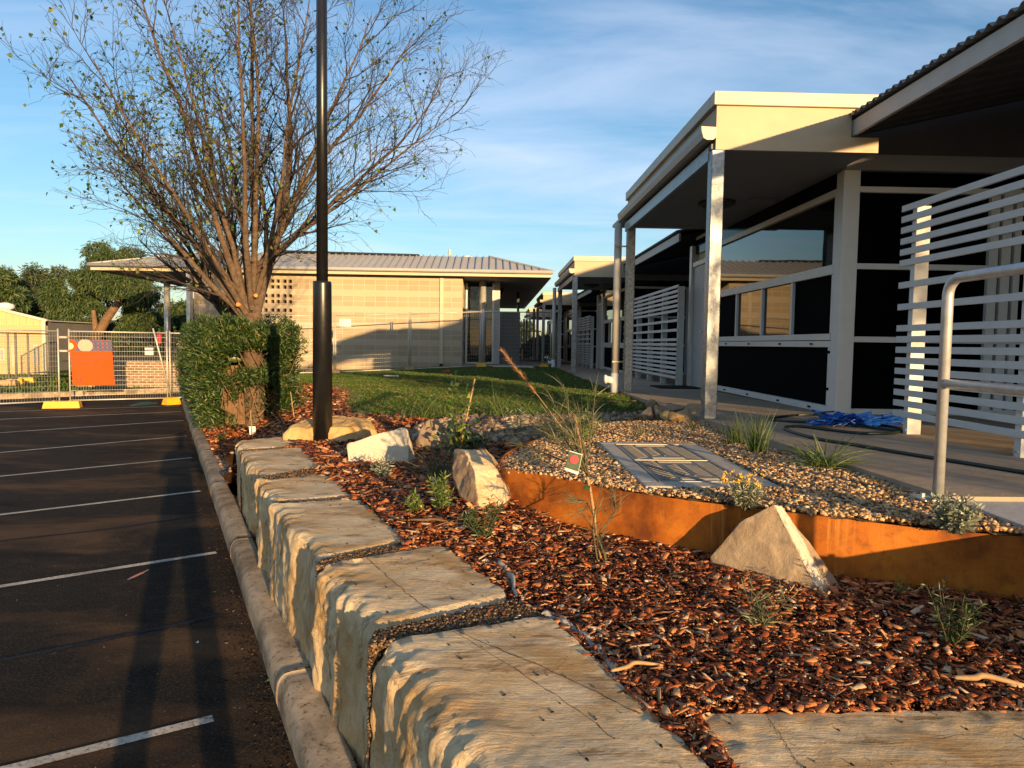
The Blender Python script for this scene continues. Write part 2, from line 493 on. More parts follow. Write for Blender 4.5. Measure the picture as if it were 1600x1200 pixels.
M['fresh'] = island('fresh_leaves', [(0, (.06, .12, .02)), (.6, (.13, .21, .04)), (1, (.28, .32, .08))], .5, .4, 0, .3)
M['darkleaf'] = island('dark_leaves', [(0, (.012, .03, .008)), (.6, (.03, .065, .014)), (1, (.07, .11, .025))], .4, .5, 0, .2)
M['strap'] = island('strap_leaves', [(0, (.035, .07, .015)), (.6, (.07, .12, .025)), (1, (.18, .2, .06))], .5, .4, 0, .2)
M['greygrass'] = island('grey_grass', [(0, (.06, .075, .04)), (.7, (.13, .14, .075)), (1, (.28, .24, .13))], .6, .3, 0, .2)
M['silver'] = island('silver_leaves', [(0, (.16, .18, .12)), (.6, (.27, .29, .2)), (1, (.42, .42, .31))], .7, .3, 0, .15)
M['wheat'] = simple('dry_stem', (.36, .22, .10), .75, 0, .25, 30)
M['plume'] = island('plume_bristles', [(0, (.30, .13, .06)), (1, (.55, .30, .15))], .7, .2, 0, .3)
M['flower'] = island('yellow_flowers', [(0, (.55, .30, .03)), (1, (.70, .45, .08))], .6, .3)
M['bark'] = simple('bark', (.115, .078, .052), .9, 0, .45, 14, 1.0, 38, .15, .02)
M['bark_dark'] = simple('dark_bark', (.05, .035, .026), .9, 0, .4, 14, .8, 38, .15, .015)
M['twig'] = simple('twig_bark', (.050, .040, .035), .85, 0, .35, 6, .5, 60, .15)
M['limb'] = simple('pale_limb', (.17, .10, .055), .85, 0, .3, 5, .6, 20, .15, .02)
M['cut'] = simple('cut_wood', (.55, .22, .06), .8, 0, .2, 30)
M['pole'] = simple('black_powdercoat', (.008, .008, .009), .33, 0, .3, 9, .12, 20, .5)
def galv():
    m, t, b = newmat('galvanised_steel')
    v = coords(t)
    vo = N(t, 'ShaderNodeTexVoronoi'); vo.inputs['Scale'].default_value = 34
    ad = N(t, 'ShaderNodeMixRGB'); ad.inputs[0].default_value = .04
    nn = N(t, 'ShaderNodeTexNoise'); nn.inputs['Scale'].default_value = 12
    t.links.new(v, nn.inputs['Vector']); t.links.new(v, ad.inputs[1]); t.links.new(nn.outputs['Color'], ad.inputs[2])
    t.links.new(ad.outputs[0], vo.inputs['Vector'])
    c = ramp(t, vo.outputs['Color'], [(.2, (.17, .18, .19)), (.8, (.36, .37, .37))])
    c = mix(t, ramp(t, noise_(t, v, 9, 6, .6), [(.5, (0, 0, 0)), (.7, (.6, .6, .6))]), c, (.26, .26, .25))
    t.links.new(c, b.inputs['Base Color'])
    b.inputs['Metallic'].default_value = .7
    r = N(t, 'ShaderNodeMapRange'); r.inputs[3].default_value = .32; r.inputs[4].default_value = .55
    t.links.new(vo.outputs['Color'], r.inputs[0]); t.links.new(r.outputs[0], b.inputs['Roughness'])
    bump(t, b, noise_(t, v, 22, 4), .15, .006)
    return m
M['galv'] = galv()
M['galv_rail'] = simple('galvanised_pipe', (.50, .50, .49), .38, .45, .15, 20, .15, 24)
M['fence_steel'] = simple('fence_steel', (.50, .47, .40), .5, .35, .15, 6)
M['wire'] = simple('fence_wire', (.42, .41, .37), .5, .4, .1, 6)
M['yellow'] = simple('yellow_plastic', (.72, .36, .015), .5, 0, .15, 6, .2, 30)
M['cement_foot'] = simple('concrete_foot', (.36, .24, .12), .8, 0, .2, 8, .3, 60)
def corten():
    m, t, b = newmat('corten_steel')
    v = coords(t)
    c = ramp(t, noise_(t, v, 3.0, 8, .6), [(.36, (.13, .034, .006)), (.50, (.36, .10, .009)), (.72, (.52, .17, .016))])
    c = mix(t, ramp(t, noise_(t, v, 11, 7, .7), [(.48, (0, 0, 0)), (.68, (.7, .7, .7))]), c, (.17, .048, .009))
    c = mix(t, ramp(t, noise_(t, v, 55, 5, .75), [(.55, (0, 0, 0)), (.72, (.55, .55, .55))]), c, (.12, .035, .008))
    dr = mix(t, 1.0, ramp(t, noise_(t, coords(t, (38, 38, 1.6)), 1.0, 5, .65), [(.54, (0, 0, 0)), (.66, (.8, .8, .8))]), ramp(t, noise_(t, v, 2.2, 3), [(.45, (0, 0, 0)), (.6, (1, 1, 1))]), 'MULTIPLY')
    c = mix(t, dr, c, (.50, .20, .035))
    t.links.new(c, b.inputs['Base Color'])
    b.inputs['Roughness'].default_value = .75; b.inputs['Specular IOR Level'].default_value = .25
    bump(t, b, noise_(t, v, 120, 4, .7), .3, .003)
    return m
M['corten'] = corten()
M['white'] = simple('white_aluminium', (.60, .60, .58), .42, 0, .05, 4)
M['slat'] = simple('pale_grey_slats', (.54, .54, .52), .5, 0, .06, 6, .1, 40)
M['cream'] = simple('cream_sheet', (.46, .35, .215), .6, 0, .06, 3, .12, 14)
M['cap'] = simple('cream_flashing', (.50, .42, .29), .45, 0, .04, 3)
M['soffit'] = simple('grey_soffit', (.21, .215, .225), .7, 0, .05, 3)
M['roofsheet'] = simple('grey_corrugated_sheet', (.20, .21, .22), .5, .2, .1, 3)
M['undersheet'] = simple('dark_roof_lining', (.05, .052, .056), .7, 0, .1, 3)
M['fascia'] = simple('fascia_board', (.50, .48, .44), .6, 0, .07, 5)
M['gutter'] = simple('gutter_metal', (.38, .37, .35), .5, .15, .06, 5)
M['pvc'] = simple('painted_pvc', (.55, .50, .42), .45, 0, .05, 5)
M['pvc_white'] = simple('white_pvc', (.70, .69, .64), .4, 0, .04, 5)
M['black'] = simple('black_screen', (.0022, .0022, .0026), .8, 0, .1, 20, 0, 60, .03)
M['mat'] = simple('black_mat', (.012, .012, .012), .9, 0, .2, 30, .4, 90, .1)
M['door'] = simple('grey_door', (.42, .41, .39), .55, 0, .04, 4)
def glass(name, col, rough=.02, spec=.6):
    m, t, b = newmat(name)
    v = coords(t)
    b.inputs['Base Color'].default_value = (*col, 1)
    b.inputs['Roughness'].default_value = rough
    b.inputs['Specular IOR Level'].default_value = spec
    bump(t, b, noise_(t, v, 1.4, 2), .03, .02)
    return m
M['glass'] = glass('tinted_glass', (.004, .005, .006))
M['darkglass'] = glass('dark_glass', (.0015, .0018, .0024), .10, .07)
M['hose'] = simple('green_hose', (.012, .022, .018), .4, 0, .2, 20)
M['blue'] = simple('blue_plastic', (.008, .085, .42), .4, 0, .25, 10)
M['tarp'] = simple('green_tarp', (.012, .05, .035), .5, 0, .3, 6)
M['lid'] = simple('cast_lid', (.20, .185, .16), .6, .1, .25, 8, .3, 60)
M['lidrib'] = simple('cast_lid_rib', (.20, .185, .16), .6, .1, .2, 20)
M['lidedge'] = simple('steel_edge', (.40, .36, .30), .4, .6, .1, 10)
M['orange'] = simple('orange_sign', (.46, .066, .004), .7, 0, .04, 2, 0, 60, .15)
M['navy'] = simple('navy_print', (.035, .035, .095), .6, 0, .05, 2)
M['pink'] = simple('pink_print', (.80, .28, .20), .6, 0, .04, 2)
M['sand'] = simple('cream_print', (.85, .55, .25), .6, 0, .04, 2)
M['ink'] = simple('dark_ink', (.012, .006, .01), .6, 0, .05, 2)
M['paper'] = simple('white_card', (.62, .61, .57), .6, 0, .05, 5)
M['redink'] = simple('red_print', (.5, .03, .04), .6, 0, .05, 5)
M['tagyellow'] = simple('yellow_card', (.65, .45, .05), .6, 0, .1, 30)
M['taggreen'] = simple('green_card', (.02, .055, .018), .5, 0, .5, 90)
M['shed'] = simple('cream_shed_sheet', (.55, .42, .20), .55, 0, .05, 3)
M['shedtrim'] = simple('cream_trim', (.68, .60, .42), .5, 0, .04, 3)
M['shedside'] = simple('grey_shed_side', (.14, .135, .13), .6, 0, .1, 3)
M['roofgrey'] = simple('grey_roof', (.40, .385, .36), .55, .0, .06, 2)
M['ribgrey'] = simple('roof_rib', (.33, .32, .305), .55, .0, .06, 2)
M['panelgrey'] = simple('brown_grey_panel', (.12, .105, .09), .7, 0, .08, 3)
M['solar'] = simple('solar_panel', (.01, .012, .018), .3, 0, .1, 3)
M['fencepost'] = simple('black_fence', (.015, .016, .018), .5, 0, .1, 3)
M['skin'] = simple('skin', (.45, .27, .19), .6, 0, .05, 10)
M['cloth'] = simple('dark_clothes', (.03, .035, .05), .85, 0, .2, 10)
M['hair'] = simple('brown_hair', (.03, .02, .015), .7, 0, .2, 40)
def blockwall():
    m, t, b = newmat('block_wall')
    v = coords(t)
    sep = N(t, 'ShaderNodeSeparateXYZ'); t.links.new(v, sep.inputs[0])
    cm = N(t, 'ShaderNodeCombineXYZ'); t.links.new(sep.outputs[0], cm.inputs[0]); t.links.new(sep.outputs[2], cm.inputs[1])
    br = N(t, 'ShaderNodeTexBrick'); br.offset = 0
    br.inputs['Scale'].default_value = 1; br.inputs['Brick Width'].default_value = .40; br.inputs['Row Height'].default_value = .20
    br.inputs['Mortar Size'].default_value = .008; br.inputs['Bias'].default_value = 0
    br.inputs['Color1'].default_value = (.43, .335, .215, 1); br.inputs['Color2'].default_value = (.37, .285, .18, 1); br.inputs['Mortar'].default_value = (.56, .47, .34, 1)
    t.links.new(cm.outputs[0], br.inputs['Vector'])
    # every third course smooth and paler
    dv = N(t, 'ShaderNodeMath', operation='DIVIDE'); dv.inputs[1].default_value = .6; t.links.new(sep.outputs[2], dv.inputs[0])
    fr = N(t, 'ShaderNodeMath', operation='FRACT'); t.links.new(dv.outputs[0], fr.inputs[0])
    gt = N(t, 'ShaderNodeMath', operation='GREATER_THAN'); gt.inputs[1].default_value = .667; t.links.new(fr.outputs[0], gt.inputs[0])
    sm = mix(t, noise_(t, v, 1.2, 5), (.46, .365, .245), (.50, .40, .275))
    c = mix(t, gt.outputs[0], br.outputs['Color'], sm)
    c = mix(t, ramp(t, noise_(t, v, 30, 4, .7), [(.4, (0, 0, 0)), (.8, (.2, .2, .2))]), c, (.3, .22, .13))
    t.links.new(c, b.inputs['Base Color'])
    b.inputs['Roughness'].default_value = .9; b.inputs['Specular IOR Level'].default_value = .15
    bump(t, b, br.outputs['Fac'], -.25, .01)
    bump(t, b, noise_(t, v, 45, 4, .7), .3, .006)
    return m
M['blocks'] = blockwall()
def bricks(name, c1, c2, mort, vert=False):
    m, t, b = newmat(name)
    v = coords(t)
    sep = N(t, 'ShaderNodeSeparateXYZ'); t.links.new(v, sep.inputs[0])
    cm = N(t, 'ShaderNodeCombineXYZ'); t.links.new(sep.outputs[0], cm.inputs[0]); t.links.new(sep.outputs[2], cm.inputs[1])
    br = N(t, 'ShaderNodeTexBrick')
    br.inputs['Scale'].default_value = 1; br.inputs['Brick Width'].default_value = .24; br.inputs['Row Height'].default_value = .086
    br.inputs['Mortar Size'].default_value = .012; br.inputs['Bias'].default_value = 0
    br.inputs['Color1'].default_value = (*c1, 1); br.inputs['Color2'].default_value = (*c2, 1); br.inputs['Mortar'].default_value = (*mort, 1)
    t.links.new(cm.outputs[0], br.inputs['Vector'])
    c = mix(t, ramp(t, noise_(t, v, 9, 4, .7), [(.35, (0, 0, 0)), (.8, (.5, .5, .5))]), br.outputs['Color'], (.10, .05, .03))
    t.links.new(c, b.inputs['Base Color']); b.inputs['Roughness'].default_value = .9
    bump(t, b, br.outputs['Fac'], -.3, .01)
    return m
M['brick'] = bricks('brown_brick', (.30, .17, .09), (.19, .095, .05), (.50, .42, .30))
def ribbed(name, col, period):
    m, t, b = newmat(name)
    v = coords(t)
    wv = N(t, 'ShaderNodeTexWave', wave_type='BANDS', bands_direction='Z')
    wv.inputs['Scale'].default_value = .314 / period
    t.links.new(v, wv.inputs['Vector'])
    b.inputs['Base Color'].default_value = (*col, 1); b.inputs['Roughness'].default_value = .5
    bump(t, b, wv.outputs['Fac'], .8, .02)
    return m
M['shedrib'] = ribbed('ribbed_cream_sheet', (.55, .42, .20), .09)

# ================================================================== SETTING
def quadsheet(name, pts, m, kind='structure', parent=None):
    b = MB(); b.add(pts, [tuple(range(len(pts)))])
    o = b.build(name, m, parent)
    if kind: o['kind'] = kind
    return o
big('terrain', [(-1500, -600, -.25), (1500, -600, -.25), (1500, 2500, -.25), (-1500, 2500, -.25)], [(0, 1, 2, 3)], M['ground'])['kind'] = 'structure'

KS = .465                                            # kerb face, metres across from the camera
B0 = gp(0, 624, 0); B1 = gp(120, 619, 0)
bd = (B1 - B0).normalized()
bk = [B0 - bd * 40, B0 + bd * 9.0]                   # line of the kerb behind the fence
k_end = 20.6
cp = [(*st(KS + .02, -14), 0), (*st(KS + .02, k_end), 0), (bk[1].x, bk[1].y, 0), (bk[0].x, bk[0].y, 0), (-60, -20, 0), (*st(-30, -14), 0)]
carpark = quadsheet('car_park', cp, M['asphalt'])
# painted lines (ends measured in the photograph, then run out to five metres)
lines = [((22, 1199), (333, 1122)), ((0, 916), (338, 863)), ((0, 804), (313, 767)), ((0, 744), (300, 715)), ((0, 707), (292, 681)), ((0, 676), (287, 657)), ((0, 655), (283, 643)), ((0, 643), (281, 634))]
for i, (a, b) in enumerate(lines):
    p = gp(*b, .004); q = gp(*a, .004)
    d = (q - p).normalized()
    q = p + d * 5.2
    m_ = MB()
    nrm = Vector((-d.y, d.x, 0)) * .042
    n_ = 40
    for k in range(n_):                              # worn edges
        r1 = .75 + .25 * noise.noise(Vector((k * .7, i * 3, 1))); r2 = .75 + .25 * noise.noise(Vector(((k + 1) * .7, i * 3, 1)))
        a_, b_ = p.lerp(q, k / n_), p.lerp(q, (k + 1) / n_)
        m_.add([a_ - nrm * r1, b_ - nrm * r2, b_ + nrm * r2, a_ + nrm * r1], [(0, 1, 2, 3)])
    m_.build('painted_line', M['line'], carpark)
def strip(name, px, wd, m, z=.003, parent=None, jag=.3):
    pts = [gp(*p, z) for p in px]
    fine = []
    for a, b in zip(pts[:-1], pts[1:]):
        n_ = max(2, int((b - a).length / .08))
        fine += [a.lerp(b, k / n_) for k in range(n_)]
    fine.append(pts[-1])
    mb = MB(); vs = []
    for k, p in enumerate(fine):
        d = (fine[min(k + 1, len(fine) - 1)] - fine[max(0, k - 1)]).normalized()
        o_ = Vector((-d.y, d.x, 0)) * wd * (1 + jag * noise.noise(Vector((k * .5, px[0][1], 0))))
        j = Vector((noise.noise(Vector((k * .3, 5, px[0][1]))), noise.noise(Vector((k * .3, 9, px[0][1]))), 0)) * wd * .8
        vs += [p + j - o_, p + j + o_]
    mb.add(vs, [(2 * k, 2 * k + 2, 2 * k + 3, 2 * k + 1) for k in range(len(fine) - 1)])
    return mb.build(name, m, parent)
M['crack'] = simple('crack_sealant', (.020, .021, .024), .8, 0, .6, 30, .3, 60, .1)
strip('crack_sealant', [(0, 1032), (110, 1010), (230, 985), (350, 960)], .024, M['crack'], parent=carpark)
strip('crack_sealant', [(0, 845), (160, 828), (315, 805)], .020, M['crack'], parent=carpark)
M['orangepaint'] = simple('orange_marking', (.62, .09, .03), .6, 0, .2, 40)
strip('orange_paint_mark', [(205, 903), (214, 899), (222, 895)], .018, M['orangepaint'], parent=carpark, jag=.6)
strip('white_paint_mark', [(199, 906), (232, 890)], .006, M['line'], z=.0035, parent=carpark)
# kerb, rounded profile swept along the edge of the car park in cast lengths
prof = [(KS, -.05), (KS, .05), (KS + .002, .088), (KS + .006, .106), (KS + .016, .126), (KS + .032, .140), (KS + .050, .145), (KS + .075, .147), (KS + .125, .149), (KS + .150, .148), (KS + .162, .140), (KS + .17, .05), (KS + .17, -.05)]
kb = MB()
tt = -4.0
while tt < k_end:
    te = min(tt + 2.44, k_end); n_ = int((te - tt) / .06) + 1
    rings = []
    for k in range(n_ + 1):
        t_ = tt + (te - tt) * k / n_
        ed = .008 if k in (0, n_) else 0
        rg = []
        for j, (s_, z_) in enumerate(prof):
            n1 = noise.noise(Vector((t_ * 2.1, j * .3, 2))) * .005 + noise.noise(Vector((t_ * 19, j * 1.7, 5))) * .0025 + min(0, noise.noise(Vector((t_ * 6, 3, j * .3))) + .35) * .03 * (j in (3, 4, 5)) * -1 + noise.noise(Vector((t_ * .8, 0, 8))) * .010
            x, y = st(s_ + n1, t_); rg.append((x, y, z_ - ed + n1 * .8 * (z_ > 0)))
        rings.append(rg)
    vs = [p for r in rings for p in r]; L = len(prof)
    fs = [(k * L + j, (k + 1) * L + j, (k + 1) * L + j + 1, k * L + j + 1) for k in range(n_) for j in range(L - 1)]
    fs = [tuple(reversed(f)) for f in fs] + [tuple(range(L)), tuple(reversed(range(n_ * L, n_ * L + L)))]
    kb.add(vs, fs)
    tt = te + .012
kbo = kb.build('kerb', M['kerb'], smooth_=True); kbo['kind'] = 'structure'
bv = MB()
nb = Vector((-bd.y, bd.x, 0))
bv.beam(bk[0] + Vector((0, 0, .04)), bk[1] + Vector((0, 0, .04)), .16, .22)
bv.build('back_kerb', M['kerb'])['kind'] = 'structure'
v0 = bk[0] + nb * .085; v1 = bk[1] + nb * .085 + bd * 1.0
verge = [(v0.x, v0.y), (v1.x, v1.y), (-5, 40), (-40, 60), (-70, 30)]
sheet('verge', verge, lambda x, y: np.full(np.shape(x), .12), M['lawn'], .5)

# garden ground
LP = [gterr(*p) for p in [(470, 600), (505, 602), (538, 609), (548, 620), (540, 632), (547, 643), (590, 650), (640, 655), (700, 656), (760, 656), (850, 654), (950, 651), (1000, 648), (1036, 641)]]
lawn_edge = [(p.x, p.y) for p in LP]
lawn_poly = lawn_edge + [(2.06, 8.6), (2.06, 25.6), (-7.9, 25.6), (-7.6, 22.0), (-5.6, 18.6)]
G_top = .962
ringpts = [(2.35, 2.66), (2.12, 2.77), (1.75, 2.94), (1.38, 3.12), (.75, 3.55), (.35, 3.9), (.05, 4.2), (.045, 4.36), (.09, 4.75), (.20, 5.1), (.40, 5.55), (.72, 6.15), (1.12, 6.62), (1.6, 6.85), (2.1, 6.9)]
def spline(pts, n):
    P = np.array(pts, float); out_ = []
    for i in range(len(P) - 1):
        p0 = P[max(i - 1, 0)]; p1 = P[i]; p2 = P[i + 1]; p3 = P[min(i + 2, len(P) - 1)]
        for k in range(n):
            u = k / n
            out_.append(.5 * ((2 * p1) + (-p0 + p2) * u + (2 * p0 - 5 * p1 + 4 * p2 - p3) * u * u + (-p0 + 3 * p1 - 3 * p2 + p3) * u ** 3))
    out_.append(P[-1]); return [tuple(q) for q in out_]
ring = spline(ringpts, 8)
gravel_poly = ring + [(2.12, 6.9), (2.12, 5.6), (2.25, 4.5), (2.2, 3.2), (2.3, 2.7)]
mulch_poly = [st(1.05, .3), st(1.05, 7.45), st(.64, 7.7), st(.64, k_end), st(2.6, k_end), (-5.3, 18.3)] + lawn_edge + [(2.1, 7.4), (2.1, 6.95)] + ring[::-1] + [(2.6, 2.3), (2.6, .6)]
garden_poly = [st(.80, .2), st(.80, 7.15), st(.615, 7.25), st(.615, k_end), (-9.5, 26.5), (2.1, 26.5), (2.1, .2)]
sheet('garden_soil', garden_poly, lambda x, y: gz(x, y), M['soil'], .12, off=-.012, holes=[gravel_poly])
quadsheet('joint_soil', [(*st(.60, .3), .08), (*st(.75, .3), .08), (*st(.75, 7.7), .08), (*st(.60, 7.7), .08)], M['soil'])
def gzg(x, y):
    x = np.asarray(x, float); y = np.asarray(y, float)
    return G_top + .012 * np.sin(2.2 * x + y) + .015 * np.cos(1.7 * y) - .03 * smooth((.35 - x) / .5)
sheet('gravel_bed', gravel_poly, gzg, M['gravel_bed'], .05, off=-.012)
sheet('lawn', lawn_poly, lambda x, y: gz(x, y), M['lawn'], .10, off=.004)
sheet('far_lawn', [(-17, 25.6), (2.06, 25.6), (2.06, 62), (-17, 62)], lambda x, y: np.maximum(.45, .92 + .05 * np.minimum(x, 0)) - .03, M['lawn'], 1.0)

# concrete path along the building
sb = MB()
ys = [3.18, 6.8, 10, 14, 20, 30, 60]
edge = [2.16, 2.10, 2.07, 2.05, 2.05, 2.05, 2.05]
for (y0, x0), (y1, x1) in zip(list(zip(ys, edge))[:-1], list(zip(ys, edge))[1:]):
    z0, z1 = float(slabz(y0)), float(slabz(y1))
    sb.add([(x0, y0, z0 - .5), (12, y0, z0 - .5), (12, y1, z1 - .5), (x1, y1, z1 - .5), (x0, y0, z0), (12, y0, z0), (12, y1, z1), (x1, y1, z1)],
           [(0, 3, 2, 1), (4, 5, 6, 7), (3, 0, 4, 7)] + ([(0, 1, 5, 4)] if y0 == 3.18 else []) + ([(2, 3, 7, 6)] if y1 == 60 else []))
so_ = sb.build('concrete_path', M['slab']); so_['kind'] = 'structure'
rb = MB()
rb.add([(2.20, 1.2, .5), (12, -3.5, .5), (12, 3.17, .5), (2.20, 3.17, .5), (2.20, 1.2, .97), (12, -3.5, .97), (12, 3.17, 1.006), (2.20, 3.17, 1.006)],
       [(0, 3, 2, 1), (4, 5, 6, 7), (0, 1, 5, 4), (1, 2, 6, 5), (2, 3, 7, 6), (3, 0, 4, 7)])
rb.build('concrete_ramp', M['ramp'])['kind'] = 'structure'
qq = MB(); qq.box((-4.3, 25.75, .5), (2.04, 49, .905)); qq.build('far_paving', M['slab'])['kind'] = 'structure'

# ================================================================== STONE
def stone_block(label, c, z0, z1, seed, rough=.024, r=.04, cx_=.15, cz_=.13, group='sandstone blocks edging the garden bed'):
    """c = near-left, near-right, far-right, far-left corners in plan"""
    c = [Vector((p[0], p[1])) for p in c]
    W = ((c[1] - c[0]).length + (c[2] - c[3]).length) / 2; L = ((c[3] - c[0]).length + (c[2] - c[1]).length) / 2; H = z1 - z0
    st_ = .013 if seed in (1, 2, 7) else .019
    na, nb_, nc = max(4, int(W / st_)), max(4, int(L / st_)), max(4, int(H / st_))
    idx = {}; vs = []; fs = []
    sv = Vector((seed * 7.3, seed * 3.1, seed * 1.7))
    def vert(i, j, k):
        key = (i, j, k)
        if key in idx: return idx[key]
        p = Vector((W * i / na, L * j / nb_, H * k / nc))
        rr = r * (1 + .7 * noise.noise(Vector((p.x * 3, p.y * 4, p.z * 4)) + sv))
        q = Vector((min(max(p.x, rr), W - rr), min(max(p.y, rr), L - rr), min(max(p.z, rr), H)))
        d = p - q
        if d.length > 1e-6: p = q + d.normalized() * rr
        nv = d.normalized() if d.length > 1e-6 else Vector((-1 if i == 0 else (1 if i == na else 0), -1 if j == 0 else (1 if j == nb_ else 0), 1 if k == nc else 0))
        if nv.length < 1e-6: nv = Vector((0, 0, 1))
        ca, cb = max(0, (cx_ - p.x) / cx_), max(0, (p.z - (H - cz_)) / cz_)
        if ca > 0 and cb > 0:
            sc2 = max(ca, cb) / math.hypot(ca, cb)
            p.x, p.z = cx_ - ca * sc2 * cx_, H - cz_ + cb * sc2 * cz_
            nv = Vector((-ca, 0, cb)).normalized()
        ca, cb = max(0, (.07 - p.y) / .07), max(0, (p.z - (H - .07)) / .07)
        if ca > 0 and cb > 0:
            sc2 = max(ca, cb) / math.hypot(ca, cb)
            p.y, p.z = .07 - ca * sc2 * .07, H - .07 + cb * sc2 * .07
        side = max(0, -nv.x); side2 = max(abs(nv.x), abs(nv.y)); top = max(0, nv.z)
        edge = min(1.0, math.exp(-abs(p.x) / .09) + math.exp(-abs(p.y) / .05) * .7 + math.exp(-abs(L - p.y) / .05) * .7)
        # split faces: faceted chips; sawn top: nearly flat with shallow undulation
        vd = noise.voronoi(Vector((p.x * 8, p.y * 8.5, p.z * 4.2)) + sv)[0]
        vd2 = noise.voronoi(Vector((p.x * 19, p.y * 20, p.z * 12)) + sv)[0]
        nn = side2 * ((vd[1] - vd[0]) * -.030 + (vd2[1] - vd2[0]) * -.009 + .014)
        nn += side * (noise.noise(Vector((1, p.y * 7, p.z * 1.4)) + sv) * .022 + noise.noise(Vector((4, p.y * 4.2, p.z * 1.5)) + sv) * .045)
        nn += (side2 * .5 + .12) * noise.noise(Vector((p.x * 26, p.y * 26, p.z * 22)) + sv) * .010
        nn += top * (noise.noise(Vector((p.x * 2.2, p.y * 2.2, 3)) + sv) * .014 + edge * (vd2[0] - .4) * .022)
        nn += top * edge * noise.noise(Vector((p.x * 5, p.y * 13, 6)) + sv) * .016
        p = p + nv * nn
        a, b = p.x / W, p.y / L
        xy = (c[0] * (1 - a) + c[1] * a) * (1 - b) + (c[3] * (1 - a) + c[2] * a) * b
        idx[key] = len(vs); vs.append((xy.x, xy.y, z0 + p.z))
        return idx[key]
    for i in range(na):
        for j in range(nb_):
            fs.append((vert(i, j, nc), vert(i + 1, j, nc), vert(i + 1, j + 1, nc), vert(i, j + 1, nc)))
    for k in range(nc):
        for i in range(na):
            fs.append((vert(i, 0, k), vert(i + 1, 0, k), vert(i + 1, 0, k + 1), vert(i, 0, k + 1)))
            fs.append((vert(i + 1, nb_, k), vert(i, nb_, k), vert(i, nb_, k + 1), vert(i + 1, nb_, k + 1)))
        for j in range(nb_):
            fs.append((vert(0, j + 1, k), vert(0, j, k), vert(0, j, k + 1), vert(0, j + 1, k + 1)))
            fs.append((vert(na, j, k), vert(na, j + 1, k), vert(na, j + 1, k + 1), vert(na, j, k + 1)))
    m_ = MB(); m_.add(vs, fs)
    o = m_.build('sandstone_block', M['stone'], smooth_=True)
    tag(o, label, 'stone block', group)
    return o
def stq(*a):
    return [st(*p) for p in a]
block_quads = [
    ('large sandstone block nearest the camera beside the kerb, rusty streaks across its top', stq((.685, 1.05), (1.15, 1.12), (1.27, 2.19), (.605, 2.24)), .705),
    ('sandstone block behind the nearest one, dark diagonal crack across its top', stq((.665, 2.36), (1.24, 2.42), (1.25, 3.22), (.615, 3.15)), .70),
    ('long sandstone block with a chipped right edge, third from the camera along the kerb', stq((.655, 3.25), (1.10, 3.36), (1.13, 4.40), (.59, 4.47)), .70),
    ('short sandstone block, fourth from the camera along the kerb, between two gravel joints', stq((.635, 4.54), (1.10, 4.50), (1.12, 5.33), (.605, 5.27)), .695),
    ('pale sandstone block, fifth from the camera along the kerb, with a thin dark crack', stq((.675, 5.46), (1.15, 5.70), (1.19, 6.84), (.63, 6.74)), .69),
    ('last sandstone block of the kerb row, farthest from the camera, near the lamp post', stq((.66, 6.82), (1.17, 6.92), (1.20, 7.62), (.66, 7.42)), .70),
    ('sandstone block with carved looking ripples lying crosswise at the bottom right corner', [(.60, 1.36), (2.35, 1.36), (2.35, 1.90), (.585, 1.86)], .69)]
for i, (lb, q, zt) in enumerate(block_quads):
    stone_block(lb, q, .0, zt, i + 1, cx_=(.11, .08, .05, .05, .05, .07, .03)[i], cz_=(.09, .07, .045, .045, .045, .06, .03)[i])

def rock(name, label, pts, loc, m, seed=1, disp=.012, yaw=0.0, bev=.014, cat='rock', group=None, fine=.028):
    bm = bmesh.new()
    for p in pts: bm.verts.new(p)
    bmesh.ops.convex_hull(bm, input=bm.verts[:])
    for v in [v for v in bm.verts if not v.link_faces]: bm.verts.remove(v)
    bmesh.ops.dissolve_limit(bm, angle_limit=R_(4), verts=bm.verts[:], edges=bm.edges[:])
    bmesh.ops.bevel(bm, geom=bm.edges[:] + bm.verts[:], offset=bev, segments=2, profile=.6, affect='EDGES', clamp_overlap=True)
    bmesh.ops.triangulate(bm, faces=bm.faces[:])
    for _ in range(6):
        es = [e for e in bm.edges if e.calc_length() > fine]
        if not es: break
        bmesh.ops.subdivide_edges(bm, edges=es, cuts=1)
        bmesh.ops.triangulate(bm, faces=[f for f in bm.faces if len(f.verts) > 3])
    bm.normal_update()
    sv = Vector((seed * 5.1, seed * 2.3, seed * 9.7))
    for v in bm.verts:
        n_ = v.normal.copy()
        vd = noise.voronoi(v.co * 9 + sv)[0]
        a = noise.noise(v.co * 7 + sv) * disp + noise.noise(v.co * 20 + sv) * disp * .5 + noise.noise(v.co * 45 + sv) * disp * .35 - (vd[1] - vd[0] - .3) * disp * 1.1
        v.co += n_ * a
    me = bpy.data.meshes.new(name)
    bm.to_mesh(me); bm.free()
    me.polygons.foreach_set('use_smooth', [True] * len(me.polygons))
    me.materials.append(m)
    o = bpy.data.objects.new(name, me); COL.objects.link(o)
    o.location = loc; o.rotation_euler = (0, 0, yaw)
    tag(o, label, cat, group)
    return o
def at(px, py, off=0.0):
    return gterr(px, py, off)
rock('pale_rock', 'pale cream slab of rock with a flat lit face, right of the lamp post base',
     [(-.25, .0, -.06), (.26, -.03, -.06), (-.28, .03, .17), (-.10, .04, .235), (.05, .05, .28), (.19, .07, .305), (.235, .05, .29), (-.24, .20, -.06), (.30, .24, -.06), (-.24, .18, .13), (.2, .2, .28), (.26, .0, .02)],
     at(592, 726), M['stone_pale'], 3, .010)
